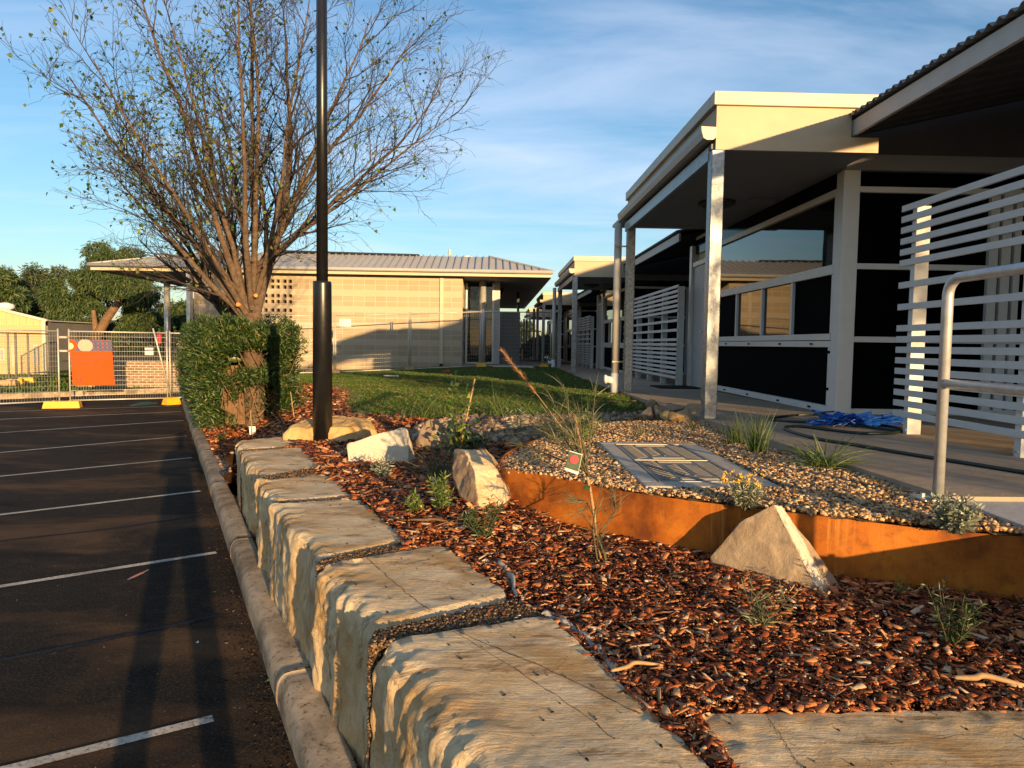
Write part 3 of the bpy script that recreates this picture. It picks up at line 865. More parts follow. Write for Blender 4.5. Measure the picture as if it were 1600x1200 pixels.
rock('golden_rock', 'low golden sandstone slab lying behind the lamp post base',
     [(-.46, .0, -.05), (-.47, .02, .07), (-.40, .03, .13), (-.1, -.04, .15), (.2, -.05, .16), (.40, .05, .16), (.48, .12, .10), (.5, .15, -.05), (.2, -.12, -.06), (-.38, .35, .18), (.0, .42, .225), (.35, .42, .2), (.45, .4, -.05), (-.45, .4, -.05)],
     at(512, 690), M['stone_gold'], 5, .016, bev=.03)
rock('brown_rock', 'rough brown pointed rock among the river pebbles, left of the staked sapling',
     [(-.19, -.02, -.05), (-.13, .03, .2), (-.07, .06, .285), (.05, .06, .295), (.11, .03, .20), (.19, -.02, .12), (.16, -.06, -.04), (-.02, -.11, .02), (-.15, .22, -.05), (.17, .22, -.05), (.0, .2, .2)],
     at(676, 702), M['stone_grey'], 7, .02)
lean_ = rock('leaning_rock', 'leaning rock, grey left face and pale right face, at the tip of the rusty edging',
     [(-.21, .32, .27), (-.125, .22, .28), (-.03, .06, .19), (.045, -.10, -.05), (-.06, -.02, -.05), (-.19, .19, .12), (-.01, .33, .285), (.10, .12, .19), (.19, .03, .06), (.17, -.04, -.05), (-.2, .36, -.05), (.18, .30, -.05), (.12, .32, .15)],
     at(745, 788), M['stone'], 9, .010, yaw=-.16, bev=.007, fine=.022)
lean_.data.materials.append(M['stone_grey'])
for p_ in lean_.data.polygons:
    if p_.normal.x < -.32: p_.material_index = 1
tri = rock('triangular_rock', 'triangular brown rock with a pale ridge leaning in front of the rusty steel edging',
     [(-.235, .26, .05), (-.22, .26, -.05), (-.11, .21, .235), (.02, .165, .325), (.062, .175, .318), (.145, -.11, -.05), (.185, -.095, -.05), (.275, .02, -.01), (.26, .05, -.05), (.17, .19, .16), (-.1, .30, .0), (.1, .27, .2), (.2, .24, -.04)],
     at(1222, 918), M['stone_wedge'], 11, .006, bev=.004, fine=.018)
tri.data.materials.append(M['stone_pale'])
for p_ in tri.data.polygons:                          # paler stone colour in a strip down the ridge
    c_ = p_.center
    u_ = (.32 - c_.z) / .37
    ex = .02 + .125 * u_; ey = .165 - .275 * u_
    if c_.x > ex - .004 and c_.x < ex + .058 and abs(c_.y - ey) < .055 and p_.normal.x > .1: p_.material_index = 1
random.seed(4)
pile = [(1012, 655, 'small tan rock at the left end of the rock pile beside the path'), (1027, 655, 'low brown rock second from the left in the rock pile'), (1040, 659, 'small dark orange rock at the front left of the rock pile'),
        (1052, 652, 'tall pale rock in the middle of the rock pile'), (1056, 664, 'wedge shaped rock at the front of the rock pile'), (1068, 650, 'cream rock at the back of the rock pile'),
        (1074, 661, 'flat cream rock at the front right of the rock pile'), (1086, 655, 'largest pale rock at the right end of the rock pile, by the galvanised post'), (1020, 646, 'small grey rock behind the rock pile by the lawn')]
for i, (px, py, lb) in enumerate(pile):
    p = gp(px, py, .93)
    s_ = .085 + .03 * random.random() + (.035 if i == 7 else 0)
    pts = [Vector((random.gauss(0, 1), random.gauss(0, 1), random.gauss(0, .8))).normalized() * s_ * random.uniform(.8, 1.15) for _ in range(13)]
    rock('small_rock', lb, [tuple(q) for q in pts], (p.x, p.y, p.z + s_ * .55), M['stone_grey'] if i == 8 else (M['stone_gold'] if i in (2, 4, 5) else M['stone_wedge']), i + 20, .006, i * 1.3, .008, 'rock', 'small rocks piled beside the path', .02)
for px, py, sx, lb in [(828, 688, .13, 'long rounded brown stone lying in the river pebbles'), (765, 672, .08, 'round grey stone among the river pebbles'), (935, 655, .09, 'flat grey stone at the lawn edge beyond the gravel')]:
    p = gterr(px, py)
    pts = [Vector((random.gauss(0, 1), random.gauss(0, 1), random.gauss(0, 1))).normalized() for _ in range(26)]
    rock('river_stone', lb, [(q.x * sx * 1.3, q.y * sx * .8, q.z * sx * .7) for q in pts], (p.x, p.y, p.z + sx * .25), M['stone_grey'], int(px), .006, .2, .02)

# corten edging, a thin rusty plate standing on its edge
eb = MB()
zt0 = .955
th = .006
path = spline(ringpts, 14)
vs = []
for i, p in enumerate(path):
    d = Vector(path[min(i + 1, len(path) - 1)]) - Vector(path[max(i - 1, 0)]); d.normalize()
    nn = Vector((-d.y, d.x))
    ty = zt0 + .004 * math.sin(i * .2) + (.008 if p[0] < .5 else 0)
    for sg, z in ((-1, .55), (-1, ty), (1, ty), (1, .55)):
        vs.append((p[0] + nn.x * th / 2 * sg, p[1] + nn.y * th / 2 * sg, z))
fs = []
for i in range(len(path) - 1):
    for k in range(4):
        k2 = (k + 1) % 4
        fs.append((i * 4 + k, i * 4 + k2, (i + 1) * 4 + k2, (i + 1) * 4 + k))
fs += [(0, 3, 2, 1), tuple(len(path) * 4 - 4 + k for k in range(4))]
eb.add(vs, fs)
ed = eb.build('steel_edging', M['corten'], smooth_=False)
tag(ed, 'curved rusty orange steel edging holding the gravel above the mulch', 'garden edging')

# ================================================================== LOOSE GROUND COVER (stuff)
chip_v = [(-.5, -.5, 0), (.42, -.42, .1), (.5, .35, 0), (-.4, .5, -.1), (-.42, -.4, 1), (.36, -.3, .8), (.4, .28, 1), (-.3, .42, .9)]
box_f = [(0, 3, 2, 1), (4, 5, 6, 7), (0, 1, 5, 4), (1, 2, 6, 5), (2, 3, 7, 6), (3, 0, 4, 7)]
block_holes = [q for _, q, _ in block_quads]
def chips(n, poly, fall, ref, smin, smax, lift, holes=(), wr=(.18, .36), thk=.10):
    q = sample(poly, n, fall, ref, holes)
    z = gz(q[:, 0], q[:, 1]) + rng.random(n) * lift
    P = np.column_stack([q, z])
    d = np.hypot(q[:, 0], q[:, 1])
    L = (smin + (smax - smin) * rng.random(n) ** 2.3) * np.clip(d / 3.2, .9, 2.2)
    S = np.column_stack([L, L * (wr[0] + wr[1] * rng.random(n)), .0015 + thk * L * rng.random(n)])
    Rm = rots(rng.random(n) * 6.28, np.abs(rng.normal(0, .34, n)), rng.random(n) * 6.28)
    return inst(P, Rm, S, chip_v, box_f)
from mathutils.bvhtree import BVHTree
bpy.context.view_layer.update()
BLK = [o for o in sc.objects if o.name.startswith('sandstone_block')]
def top_of(o):
    me = o.data
    return BVHTree.FromPolygons([tuple(o.location + v.co) for v in me.vertices], [tuple(p.vertices) for p in me.polygons])
BV = [top_of(o) for o in BLK]
def drop(bv, x, y):
    h = bv.ray_cast(Vector((x, y, 2)), Vector((0, 0, -1)))
    return h[0]
M['crackline'] = simple('dark_crack', (.13, .070, .032), .9, 0, .5, 30)
def crack(bi, px, wd):
    P = spl3([tuple(gp(*p, .70)) for p in px], 14)
    vs = []
    for i, p in enumerate(P):
        d = (Vector(P[min(i + 1, len(P) - 1)]) - Vector(P[max(i - 1, 0)])).normalized(); n_ = Vector((-d.y, d.x, 0))
        w_ = wd * (.15 + .75 * abs(noise.noise(Vector((i * .33, bi, 1))))) ; j = noise.noise(Vector((i * .4, bi, 7))) * .008
        q = Vector(p) + n_ * j
        a_ = drop(BV[bi], q.x - n_.x * w_, q.y - n_.y * w_); b_ = drop(BV[bi], q.x + n_.x * w_, q.y + n_.y * w_)
        if a_ is None or b_ is None: continue
        vs += [a_ + Vector((0, 0, .0015)), b_ + Vector((0, 0, .0015))]
    mb = MB(); mb.add(vs, [(2 * k, 2 * k + 2, 2 * k + 3, 2 * k + 1) for k in range(len(vs) // 2 - 1)])
    o = mb.build('dark_crack', M['crackline'], BLK[bi]); return o
def spl3(P, n):
    P = np.array(P, float); o = []
    for i in range(len(P) - 1):
        p0 = P[max(i - 1, 0)]; p1 = P[i]; p2 = P[i + 1]; p3 = P[min(i + 2, len(P) - 1)]
        for k in range(n):
            u = k / n
            o.append(tuple(.5 * ((2 * p1) + (-p0 + p2) * u + (2 * p0 - 5 * p1 + 4 * p2 - p3) * u * u + (-p0 + 3 * p1 - 3 * p2 + p3) * u ** 3)))
    o.append(tuple(P[-1])); return o
crack(1, [(565, 865), (600, 895), (640, 930), (672, 955)], .006)
crack(1, [(640, 905), (700, 912), (745, 930)], .003)
crack(0, [(688, 978), (760, 1010), (880, 1060), (1000, 1120)], .006)
crack(0, [(700, 985), (790, 1040), (900, 1110), (960, 1160)], .004)
crack(4, [(415, 702), (440, 710), (468, 722)], .006)
crack(5, [(385, 688), (420, 692), (450, 690)], .004)
crack(6, [(1200, 1120), (1215, 1140), (1232, 1165), (1250, 1195)], .004)
crack(6, [(1120, 1165), (1250, 1150), (1380, 1160), (1560, 1135)], .003)
P_c = []
for bi, n_ in ((0, 110), (1, 80), (2, 60), (3, 40), (4, 40), (5, 30), (6, 70)):
    qd = block_quads[bi][1]; qs = sample(qd, n_)
    for x, y in qs:
        s_ = .9034 * x + .4289 * y
        if bi < 6 and random.random() > .25 + .9 * max(0, (s_ - .75)): continue
        h = drop(BV[bi], x, y)
        if h is not None and h.z > .6: P_c.append((h.x, h.y, h.z + .0005))
P_c = np.array(P_c); n_ = len(P_c)
L_c = .003 + .013 * rng.random(n_) ** 2.8
Vc, Fc_ = inst(P_c, rots(rng.random(n_) * 6.28, np.abs(rng.normal(0, .12, n_)), rng.random(n_) * 6.28), np.column_stack([L_c, L_c * .4, .002 + .1 * L_c]), chip_v, box_f)
big('bark_crumbs', Vc, Fc_, M['debris'])['kind'] = 'stuff'
n_ = 5200
t_ = rng.random(n_) * 16 + .8; s_ = KS - .005 - np.abs(rng.normal(0, .09, n_)) * (.4 + .9 * rng.random(n_))
P_c = np.column_stack([s_ * NK[0] + t_ * UK[0], s_ * NK[1] + t_ * UK[1], np.full(n_, .002)])
L_c = .004 + .018 * rng.random(n_) ** 3
Vc, Fc_ = inst(P_c, rots(rng.random(n_) * 6.28, np.abs(rng.normal(0, .15, n_)), rng.random(n_) * 6.28), np.column_stack([L_c, L_c * .4, .0012 + .05 * L_c]), chip_v, box_f)
big('kerb_debris', Vc, Fc_, M['debris'])['kind'] = 'stuff'
n_ = 5000
s_ = KS - 5.5 * rng.random(n_) ** 1.3; t_ = .8 + 14 * rng.random(n_)
qg = np.column_stack([s_ * NK[0] + t_ * UK[0], s_ * NK[1] + t_ * UK[1]])
V1, F1 = chips(64000, mulch_poly, 1.4, 2.4, .010, .066, .026, block_holes)
V2, F2 = chips(70000, mulch_poly, 1.7, 2.2, .004, .016, .030, block_holes)
big('mulch_fines', V2, F2, M['fines'])['kind'] = 'stuff'
V3, F3 = chips(2600, mulch_poly, 1.2, 2.6, .03, .12, .034, block_holes, (.05, .09), .05)
V3c = V3.reshape(-1, 8, 3); c3 = V3c.mean(1, keepdims=True)
big('mulch_splinters', V3, F3, M['splinter'])['kind'] = 'stuff'
tag(big('bark_mulch', V1, F1, M['mulch']), None, None, None, 'stuff')
phi = (1 + 5 ** .5) / 2
ico_v = np.array([(-1, phi, 0), (1, phi, 0), (-1, -phi, 0), (1, -phi, 0), (0, -1, phi), (0, 1, phi), (0, -1, -phi), (0, 1, -phi), (phi, 0, -1), (phi, 0, 1), (-phi, 0, -1), (-phi, 0, 1)]) / 1.9
ico_f = [(0, 11, 5), (0, 5, 1), (0, 1, 7), (0, 7, 10), (0, 10, 11), (1, 5, 9), (5, 11, 4), (11, 10, 2), (10, 7, 6), (7, 1, 8), (3, 9, 4), (3, 4, 2), (3, 2, 6), (3, 6, 8), (3, 8, 9), (4, 9, 5), (2, 4, 11), (6, 2, 10), (8, 6, 7), (9, 8, 1)]
def stones(name, q, z, smin, smax, m, flat=.7, pw=1.6, smooth_=False, lump=.18):
    n = len(q)
    P = np.column_stack([q, z])
    L = (smin + (smax - smin) * rng.random(n) ** pw) / 2
    S = np.column_stack([L, L * (.6 + .4 * rng.random(n)), L * flat * (.7 + .5 * rng.random(n))])
    Rm = rots(rng.random(n) * 6.28, np.abs(rng.normal(0, .45, n)), rng.random(n) * 6.28)
    V, Fc = inst(P, Rm, S, ico_v, ico_f)
    V = V + rng.normal(0, 1, V.shape) * np.repeat(L, 12)[:, None] * lump * .5
    o = big(name, V, Fc, m, None, smooth_)
    o['kind'] = 'stuff'
    return o
pit = [(.79, 3.55), (1.54, 3.55), (1.54, 5.2), (.80, 5.2)]
q = sample(gravel_poly, 44000, 1.0, 3.2, [pit])
stones('gravel', q, gzg(q[:, 0], q[:, 1]) - .004 + rng.random(len(q)) * .014, .009, .034, M['gravel'], .6, 1.5, False, .34)
stones('asphalt_grit', qg, np.full(len(qg), .001), .002, .006, M['grit'], .7, 2.5)
# dark fine gravel in the joints and behind the kerb
joints = []
for i in range(5):
    a = block_quads[i][1]; b = block_quads[i + 1][1]
    ext = lambda p, q_, k: (p[0] + (q_[0] - p[0]) * k, p[1] + (q_[1] - p[1]) * k)
    joints.append([a[3], ext(a[3], a[2], 1.03), ext(b[0], b[1], 1.03), b[0]])
Q = []; Z = []
for j in joints:
    n_ = 6500 if j[0][1] < 4 else 2600
    qq_ = sample(j, n_)
    Q.append(qq_); Z.append(.680 + rng.random(n_) * .016)
    jl = [j[0], ext(j[0], j[1], .06), ext(j[3], j[2], .06), j[3]]
    # gravel face down the front of each joint
    qq2 = sample(jl, 9000); Q.append(qq2); Z.append(.10 + rng.random(9000) * .58)
jr = [(.20, 1.95), (.26, 2.56), (.62, 2.2), (.62, 1.85), (.60, 1.34), (.5, 1.38)]
qq3 = sample([(.30, 2.02), (.42, 2.12), (.66, 1.9), (.62, 1.3), (.47, 1.3), (.49, 1.62)], 9000); Q.append(qq3); Z.append(.655 + rng.random(9000) * .025)
kg = [st(.60, .6), st(.60, 7.6), st(.69, 7.6), st(.69, .6)]
qq4 = sample(kg, 9000); Q.append(qq4); Z.append(.085 + rng.random(9000) * .03)
Q = np.concatenate(Q); Z = np.concatenate(Z)
stones('joint_gravel', Q, Z, .007, .017, M['dark_gravel'], .8, 1.2)
for i, j in enumerate(joints):
    jb = MB()
    ji = [ext(j[0], j[1], .07), j[1], j[2], ext(j[3], j[2], .07)]
    jb.add([(p[0], p[1], .0) for p in ji] + [(p[0], p[1], .672) for p in ji], [(4, 5, 6, 7), (0, 1, 5, 4), (1, 2, 6, 5), (2, 3, 7, 6), (3, 0, 4, 7)])
    jo = jb.build('joint_soil', M['soil']); jo['kind'] = 'structure'
# river pebbles in the swale
peb = [gterr(*p) for p in [(690, 662), (720, 656), (780, 657), (860, 655), (950, 652), (1010, 650), (985, 662), (945, 664), (900, 676), (850, 690), (808, 697), (770, 694), (735, 690), (690, 690), (640, 690), (650, 668)]]
peb_poly = [(p.x, p.y) for p in peb]
q = sample(peb_poly, 3600)
stones('river_pebbles', q, gz(q[:, 0], q[:, 1]) + .02 + rng.random(len(q)) * .035, .03, .105, M['pebble'], .7, 2.0, True, .10)
kp = [st(.63, 7.5), st(.63, 10.3), st(1.0, 9.0), st(1.0, 7.75)]
q = sample(kp, 700)
stones('edge_pebbles', q, gz(q[:, 0], q[:, 1]) + .01 + rng.random(len(q)) * .02, .025, .07, M['pebble'], .7, 2.0, True, .10)

def blade_mesh(P, D0, L, W, droop, m, name, parent=None, kind=None):
    """two-segment tapering blades"""
    n = len(P)
    D0 = D0 / np.linalg.norm(D0, axis=1)[:, None]
    side = np.cross(D0, rng.normal(0, 1, (n, 3))); side /= np.linalg.norm(side, axis=1)[:, None] + 1e-9
    h = D0.copy(); h[:, 2] = 0; h /= np.linalg.norm(h, axis=1)[:, None] + 1e-6
    pts = []
    K = 4
    for k in range(K + 1):
        u = k / K
        c = P + D0 * (L * u)[:, None] + h * (L * droop * .45 * u * u)[:, None] + np.array([0, 0, -1.])[None] * (L * droop * u * u * .6)[:, None]
        wd = W * (1 - u ** 2.2) * .5 + W * .03
        pts += [c - side * wd[:, None], c + side * wd[:, None]]
    V = np.stack(pts, 1)
    tf = np.array([(2 * k, 2 * k + 1, 2 * k + 3, 2 * k + 2) for k in range(K)])
    Fc = tf[None] + (np.arange(n) * (2 * K + 2))[:, None, None]
    o = big(name, V.reshape(-1, 3), Fc.reshape(-1, 4), m, parent, False)
    if kind: o['kind'] = kind
    return o
def gblades(q, z, lmin, lmax, wd, name):
    n = len(q); d = np.hypot(q[:, 0], q[:, 1])
    P = np.column_stack([q, z])
    D0 = np.column_stack([rng.normal(0, .45, n), rng.normal(0, .45, n), np.ones(n)])
    patch = np.array([noise.noise(Vector((a * .9, b * .9, 3))) for a, b in q])
    L = (lmin + (lmax - lmin) * rng.random(n)) * (1 + .5 * patch)
    W = wd * np.clip(d / 8, 1, 3)
    side = np.column_stack([rng.normal(0, 1, (n, 2)), np.zeros(n)]); side /= np.linalg.norm(side, axis=1)[:, None]
    D0 /= np.linalg.norm(D0, axis=1)[:, None]
    A = P - side * W[:, None] / 2; B = P + side * W[:, None] / 2; T = P + D0 * L[:, None]
    V = np.stack([A, B, T], 1).reshape(-1, 3)
    Fc = np.arange(3 * n).reshape(-1, 3)
    o = big(name, V, Fc, M['grass']); o['kind'] = 'stuff'
    return o
q = sample(lawn_poly, 190000, 1.1, 8.5)
gblades(q, gz(q[:, 0], q[:, 1]), .022, .05, .006, 'lawn_grass')
q = sample(lawn_poly, 5000, 1.1, 8.5)
chv, chf = inst(np.column_stack([q, gz(q[:, 0], q[:, 1]) + .018 + .02 * rng.random(len(q))]), rots(rng.random(len(q)) * 6.28, np.abs(rng.normal(0, .3, len(q))), rng.random(len(q)) * 6.28), np.column_stack([.03 + .07 * rng.random(len(q)) ** 2, np.full(len(q), .006), np.full(len(q), .003)]), chip_v, box_f)
big('lawn_straw', chv, chf, M['straw'])['kind'] = 'stuff'
q = sample([(v0.x, v0.y), (v1.x, v1.y), (v1.x - 2, v1.y + 8), (v0.x + 22, v0.y + 40), (-34, 34)], 30000)
gblades(q, np.full(len(q), .12), .05, .12, .012, 'verge_grass')

# ================================================================== CLASSROOM BUILDING (right)
bld = thing('classroom_building', 'long single storey cream building on the right with covered entries, dark windows and galvanised posts', 'building', (3.74, 7.5, .98))
def P_(name, m, mb, parent=bld, smooth_=False, bevel=0.0):
    return mb.build(name, m, parent, smooth_, bevel)
XW = 3.74
for k in range(4):
    oy = 11.9 * k; oz = -.0075 * oy
    def Y(v): return v + oy
    def Zz(v): return v + oz
    sl = lambda y: float(slabz(y)) - .003
    near = k == 0
    # ---- wing wall core
    mb = MB(); mb.box((XW + .06, Y(7.52), .6), (8.0, Y(13.15), Zz(3.78))); P_('wall', M['cream'], mb)
    # corner post
    mb = MB(); mb.box((XW - .03, Y(7.40), sl(Y(7.4))), (XW + .15, Y(7.56), Zz(3.62))); P_('corner_post', M['white'], mb, bevel=.006)
    # ---- window assembly on the path side (faces left)
    fr = MB()
    ya, yb = Y(7.57), Y(11.72)
    x0, x1 = XW - .01, XW + .055
    fr.box((x0 - .012, ya, Zz(1.73)), (x1, yb, Zz(1.80)))            # sill rail
    fr.box((x0 - .02, ya, Zz(1.81)), (x1, yb, Zz(1.88)))
    fr.box((x0 - .015, ya, Zz(2.535)), (x1, yb, Zz(2.64)))           # middle rail
    fr.box((x0 - .01, ya, Zz(3.385)), (x1, yb, Zz(3.46)))            # transom
    fr.box((x0 - .012, ya, Zz(1.0) - .005), (x1, yb, Zz(1.075)))     # base rail
    fr.box((x0 - .012, ya, Zz(1.078)), (x1, ya + .055, Zz(1.727)))
    fr.box((x0 - .012, yb - .055, Zz(1.078)), (x1, yb, Zz(1.727)))
    for yy in (7.57, 8.62, 9.60, 10.62, 11.67):
        fr.box((x0 - .005, Y(yy), Zz(1.883)), (x1, Y(yy) + .05, Zz(2.532)))
    fr.box((x0 - .004, ya, Zz(2.643)), (x1, ya + .05, Zz(3.382)))
    fr.box((x0 - .004, yb - .05, Zz(2.643)), (x1, yb, Zz(3.382)))
    wf = P_('window_frame', M['white'], fr)
    def pane(nm, a, b, m, xx=XW + .02, par=None):
        mb = MB(); mb.box((xx, Y(a[0]), Zz(a[1])), (xx + .02, Y(b[0]), Zz(b[1]))); return P_(nm, m, mb, par or wf)
    pane('upper_pane', (7.61, 2.62), (11.70, 3.40), M['glass'])
    pane('highlight_pane', (7.57, 3.44), (13.1, 3.70), M['darkglass'])
    pane('insect_screen', (7.6, 1.86), (8.64, 2.55), M['black'])
    pane('sliding_pane', (8.65, 1.86), (9.62, 2.55), M['glass'])
    pane('sliding_pane', (9.63, 1.86), (10.64, 2.55), M['glass'])
    pane('insect_screen', (10.65, 1.86), (11.70, 2.55), M['black'])
    pane('lower_panel', (7.58, 1.05), (11.70, 1.75), M['black'])
    if k < 2:
        for yy in (8.0, 8.9, 10.0, 11.0):
            for zz_ in (1.755, 1.02):
                lt = MB(); lt.box((x0 - .026, Y(yy), Zz(zz_)), (x0 - .012, Y(yy) + .05, Zz(zz_) + .02)); P_('panel_clip', M['black'], lt, wf)
        for zz_ in (1.25, 1.66):
            lt = MB(); lt.box((x0 - .026, ya + .005, Zz(zz_)), (x0 - .012, ya + .03, Zz(zz_) + .03)); P_('panel_clip', M['black'], lt, wf)
    # ---- door
    dr = MB()
    dr.box((XW - .03, Y(12.02), sl(Y(12.1))), (XW + .055, Y(12.10), Zz(3.60)))
    dr.box((XW - .05, Y(13.02), sl(Y(13.1))), (XW + .10, Y(13.16), Zz(3.60)))
    dr.box((XW - .03, Y(12.103), Zz(3.20)), (XW + .05, Y(13.017), Zz(3.28)))
    dr.box((XW - .05, Y(11.73), sl(Y(12.1))), (XW + .05, Y(12.017), Zz(3.46)))
    df = P_('door_frame', M['white'], dr)
    mb = MB(); mb.box((XW - .002, Y(12.11), sl(Y(12.5)) + .02), (XW + .04, Y(13.01), Zz(3.195))); dl = P_('door', M['door'], mb)
    mb = MB(); mb.tube([(XW - .03, Y(12.25), Zz(1.98)), (XW - .06, Y(12.25), Zz(1.98)), (XW - .06, Y(12.38), Zz(1.98))], .012, 6); P_('door_handle', M['galv_rail'], mb, dl)
    # ---- wall facing the camera with tall windows
    zs = [1.0, 1.06, 1.79, 1.85, 2.58, 2.64, 3.40, 3.46]
    mb = MB()
    for i in range(0, 8, 2): mb.box((XW + .155, Y(7.44), Zz(zs[i])), (7.5, Y(7.50), Zz(zs[i + 1])))
    for xx in (5.36, 5.50, 5.64, 7.40):
        for i in range(3): mb.box((xx, Y(7.445), Zz(zs[2 * i + 1])), (xx + (.10 if xx < 5.6 else .07), Y(7.50), Zz(zs[2 * i + 2])))
    ff = P_('front_window_frame', M['white'], mb)
    for a, b in ((.04, .81), (.83, 1.60), (1.62, 2.42), (2.44, 2.72)):
        mb = MB(); mb.box((XW + .155, Y(7.49), Zz(1.0 + a)), (7.5, Y(7.505), Zz(1.0 + b))); P_('front_pane', M['darkglass'], mb, ff)
    mb = MB(); mb.box((XW + .0, Y(7.41), Zz(3.625)), (7.5, Y(7.53), Zz(3.79))); P_('head_beam', M['soffit'], mb)
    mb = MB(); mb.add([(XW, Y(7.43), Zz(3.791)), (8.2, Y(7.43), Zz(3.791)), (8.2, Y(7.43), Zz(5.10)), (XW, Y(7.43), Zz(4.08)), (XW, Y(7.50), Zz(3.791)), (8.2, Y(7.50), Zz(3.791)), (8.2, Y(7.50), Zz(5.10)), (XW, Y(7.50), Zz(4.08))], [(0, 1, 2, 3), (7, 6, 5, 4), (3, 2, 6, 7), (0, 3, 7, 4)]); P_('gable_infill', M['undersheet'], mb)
    # ---- recess before this wing: side wall and roof
    ra = (-3.6 if near else 1.3)
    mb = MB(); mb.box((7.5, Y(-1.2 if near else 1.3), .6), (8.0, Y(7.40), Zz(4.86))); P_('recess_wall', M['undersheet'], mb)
    ry0, ry1 = Y(1.3), Y(7.36)
    per = .105
    ny = int((ry1 - ry0) / per * 6); xs = [3.43, 5.0, 6.5, 8.2]
    vs = []; fs = []
    for j in range(ny + 1):
        y = ry0 + (ry1 - ry0) * j / ny
        for x in xs: vs.append((x, y, Zz(3.99) + (x - 3.43) * .23 + .019 * math.sin(2 * PI * (y - ry0) / per)))
    nx = len(xs)
    for j in range(ny):
        for i in range(nx - 1): fs.append((j * nx + i, j * nx + i + 1, (j + 1) * nx + i + 1, (j + 1) * nx + i))
    mb = MB(); mb.add(vs, fs); rf = P_('recess_roof', M['roofsheet'], mb, smooth_=True)
    rf.modifiers.new('solid', 'SOLIDIFY').thickness = .006
    mb = MB(); mb.beam((3.5, ry0, Zz(3.875)), (3.5, ry1 + .02, Zz(3.875)), .035, .15); P_('roof_fascia', M['fascia'], mb, rf)
    mb = MB()
    mb.add([(3.52, ry0, Zz(3.90)), (3.52, ry1, Zz(3.90)), (8.0, ry1, Zz(4.93)), (8.0, ry0, Zz(4.93))], [(0, 1, 2, 3)])
    j = 0
    yy = ry0 + .1
    while yy < ry1 - .1:
        mb.beam((3.54, yy, Zz(3.895)), (7.5, yy, Zz(4.805)), .045, .03); yy += .30
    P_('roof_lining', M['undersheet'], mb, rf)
    # ---- covered entry
    zc = Zz(3.65)
    ya, yb = Y(6.80), Y(11.25)
    mb = MB(); mb.box((2.10, ya + .04, zc), (3.70, Y(7.4), zc + .05)); mb.box((2.10, Y(7.4005), zc), (3.70, yb, zc + .05)); mb.box((3.7005, Y(7.57), zc), (XW + .059, yb, zc + .05)); P_('soffit', M['soffit'], mb)
    mb = MB(); mb.box((2.13, ya, zc - .015), (3.46, ya + .035, zc + .36)); mb.box((3.4601, ya + .001, zc - .015), (3.735, ya + .034, zc + .13)); mb.box((3.461, ya + .001, zc + .385), (4.02, ya + .034, zc + .404)); mb.box((2.13, ya + .001, zc + .3605), (3.4605, ya + .034, zc + .404)); mb.box((2.13, yb, zc - .015), (3.99, yb + .035, zc + .40))
    mb.box((2.132, ya + .036, zc + .051), (2.16, yb - .001, zc + .395)); fa = P_('parapet', M['cream'], mb)
    mb = MB(); mb.box((2.095, ya - .03, zc + .405), (4.05, ya + .12, zc + .535)); mb.box((2.095, yb - .06, zc + .405), (4.6, yb + .06, zc + .535))
    mb.box((2.093, ya + .121, zc + .41), (2.2, yb - .061, zc + .53)); P_('parapet_cap', M['cap'], mb, fa, bevel=.006)
    mb = MB(); mb.box((2.2, ya + .125, zc + .28), (3.40, Y(7.52), zc + .33)); mb.box((2.2, Y(7.521), zc + .28), (7.9, Y(13.15), zc + .33)); P_('flat_roof', M['roofgrey'], mb)
    # edge beam and gutter
    mb = MB(); mb.box((2.085, ya + .1, zc - .10), (2.125, yb, zc + .03)); P_('edge_beam', M['galv'], mb)
    gt = MB()
    gp_ = [(2.128, zc + .195), (2.128, zc + .10), (2.10, zc + .075), (2.04, zc + .072), (2.005, zc + .09), (1.985, zc + .15), (1.98, zc + .20), (1.99, zc + .20)]
    n_ = len(gp_)
    gt.add([(x, ya - .01, z) for x, z in gp_] + [(x, yb + .12, z) for x, z in gp_], [(i, i + 1, n_ + i + 1, n_ + i) for i in range(n_ - 1)] + [tuple(reversed(range(n_))), tuple(range(n_, 2 * n_))])
    g_ = P_('gutter', M['gutter'], gt)
    mb = MB(); mb.add([(x, ya - .014, z) for x, z in gp_], [tuple(reversed(range(n_)))]); P_('gutter_end', M['cap'], mb, g_)
    # posts
    for (py_, ww) in ((Y(6.80), .128), (yb - .20, .128)):
        mb = MB(); mb.box((2.095, py_, float(slabz(py_)) - .004), (2.095 + ww, py_ + ww, zc - .016 if py_ == Y(6.80) else zc - .002)); P_('post', M['galv'], mb, bevel=.008)
    # downpipe at the far end of each entry
    yd = yb + .03; xd = 1.985; zg = float(gz(1.9, yd)) if k == 0 else float(slabz(yd)) - .02
    mb = MB(); mb.tube([(xd, yd, zc + .04), (xd, yd, zg + .30)], .062, 18); dp = P_('downpipe', M['pvc'], mb, smooth_=True)
    mb = MB()
    mb.tube([(xd, yd, zg + .34), (xd, yd, zg + .10), (xd, yd, zg - .05)], [.070, .070, .070], 18)
    mb.tube([(xd - .02, yd, zg + .22), (xd - .15, yd, zg + .24)], .058, 16); mb.tube([(xd - .14, yd, zg + .24), (xd - .18, yd, zg + .24)], .072, 16)
    P_('pipe_junction', M['pvc_white'], mb, dp, True)
    for zz_ in (zc - .35, zg + .52):
        mb = MB(); mb.box((xd - .066, yd - .085, zz_), (xd + .15, yd - .063, zz_ + .022)); P_('pipe_bracket', M['cap'], mb, dp)
    # ceiling light
    mb = MB()
    lx, ly = 2.95, Y(9.3)
    mb.tube([(lx, ly, zc - .002), (lx, ly, zc - .03), (lx, ly, zc - .055)], [.24, .24, .20], 24)
    mb.tube([(lx, ly, zc - .056), (lx, ly, zc - .085), (lx, ly, zc - .10)], [.15, .12, .05], 24)
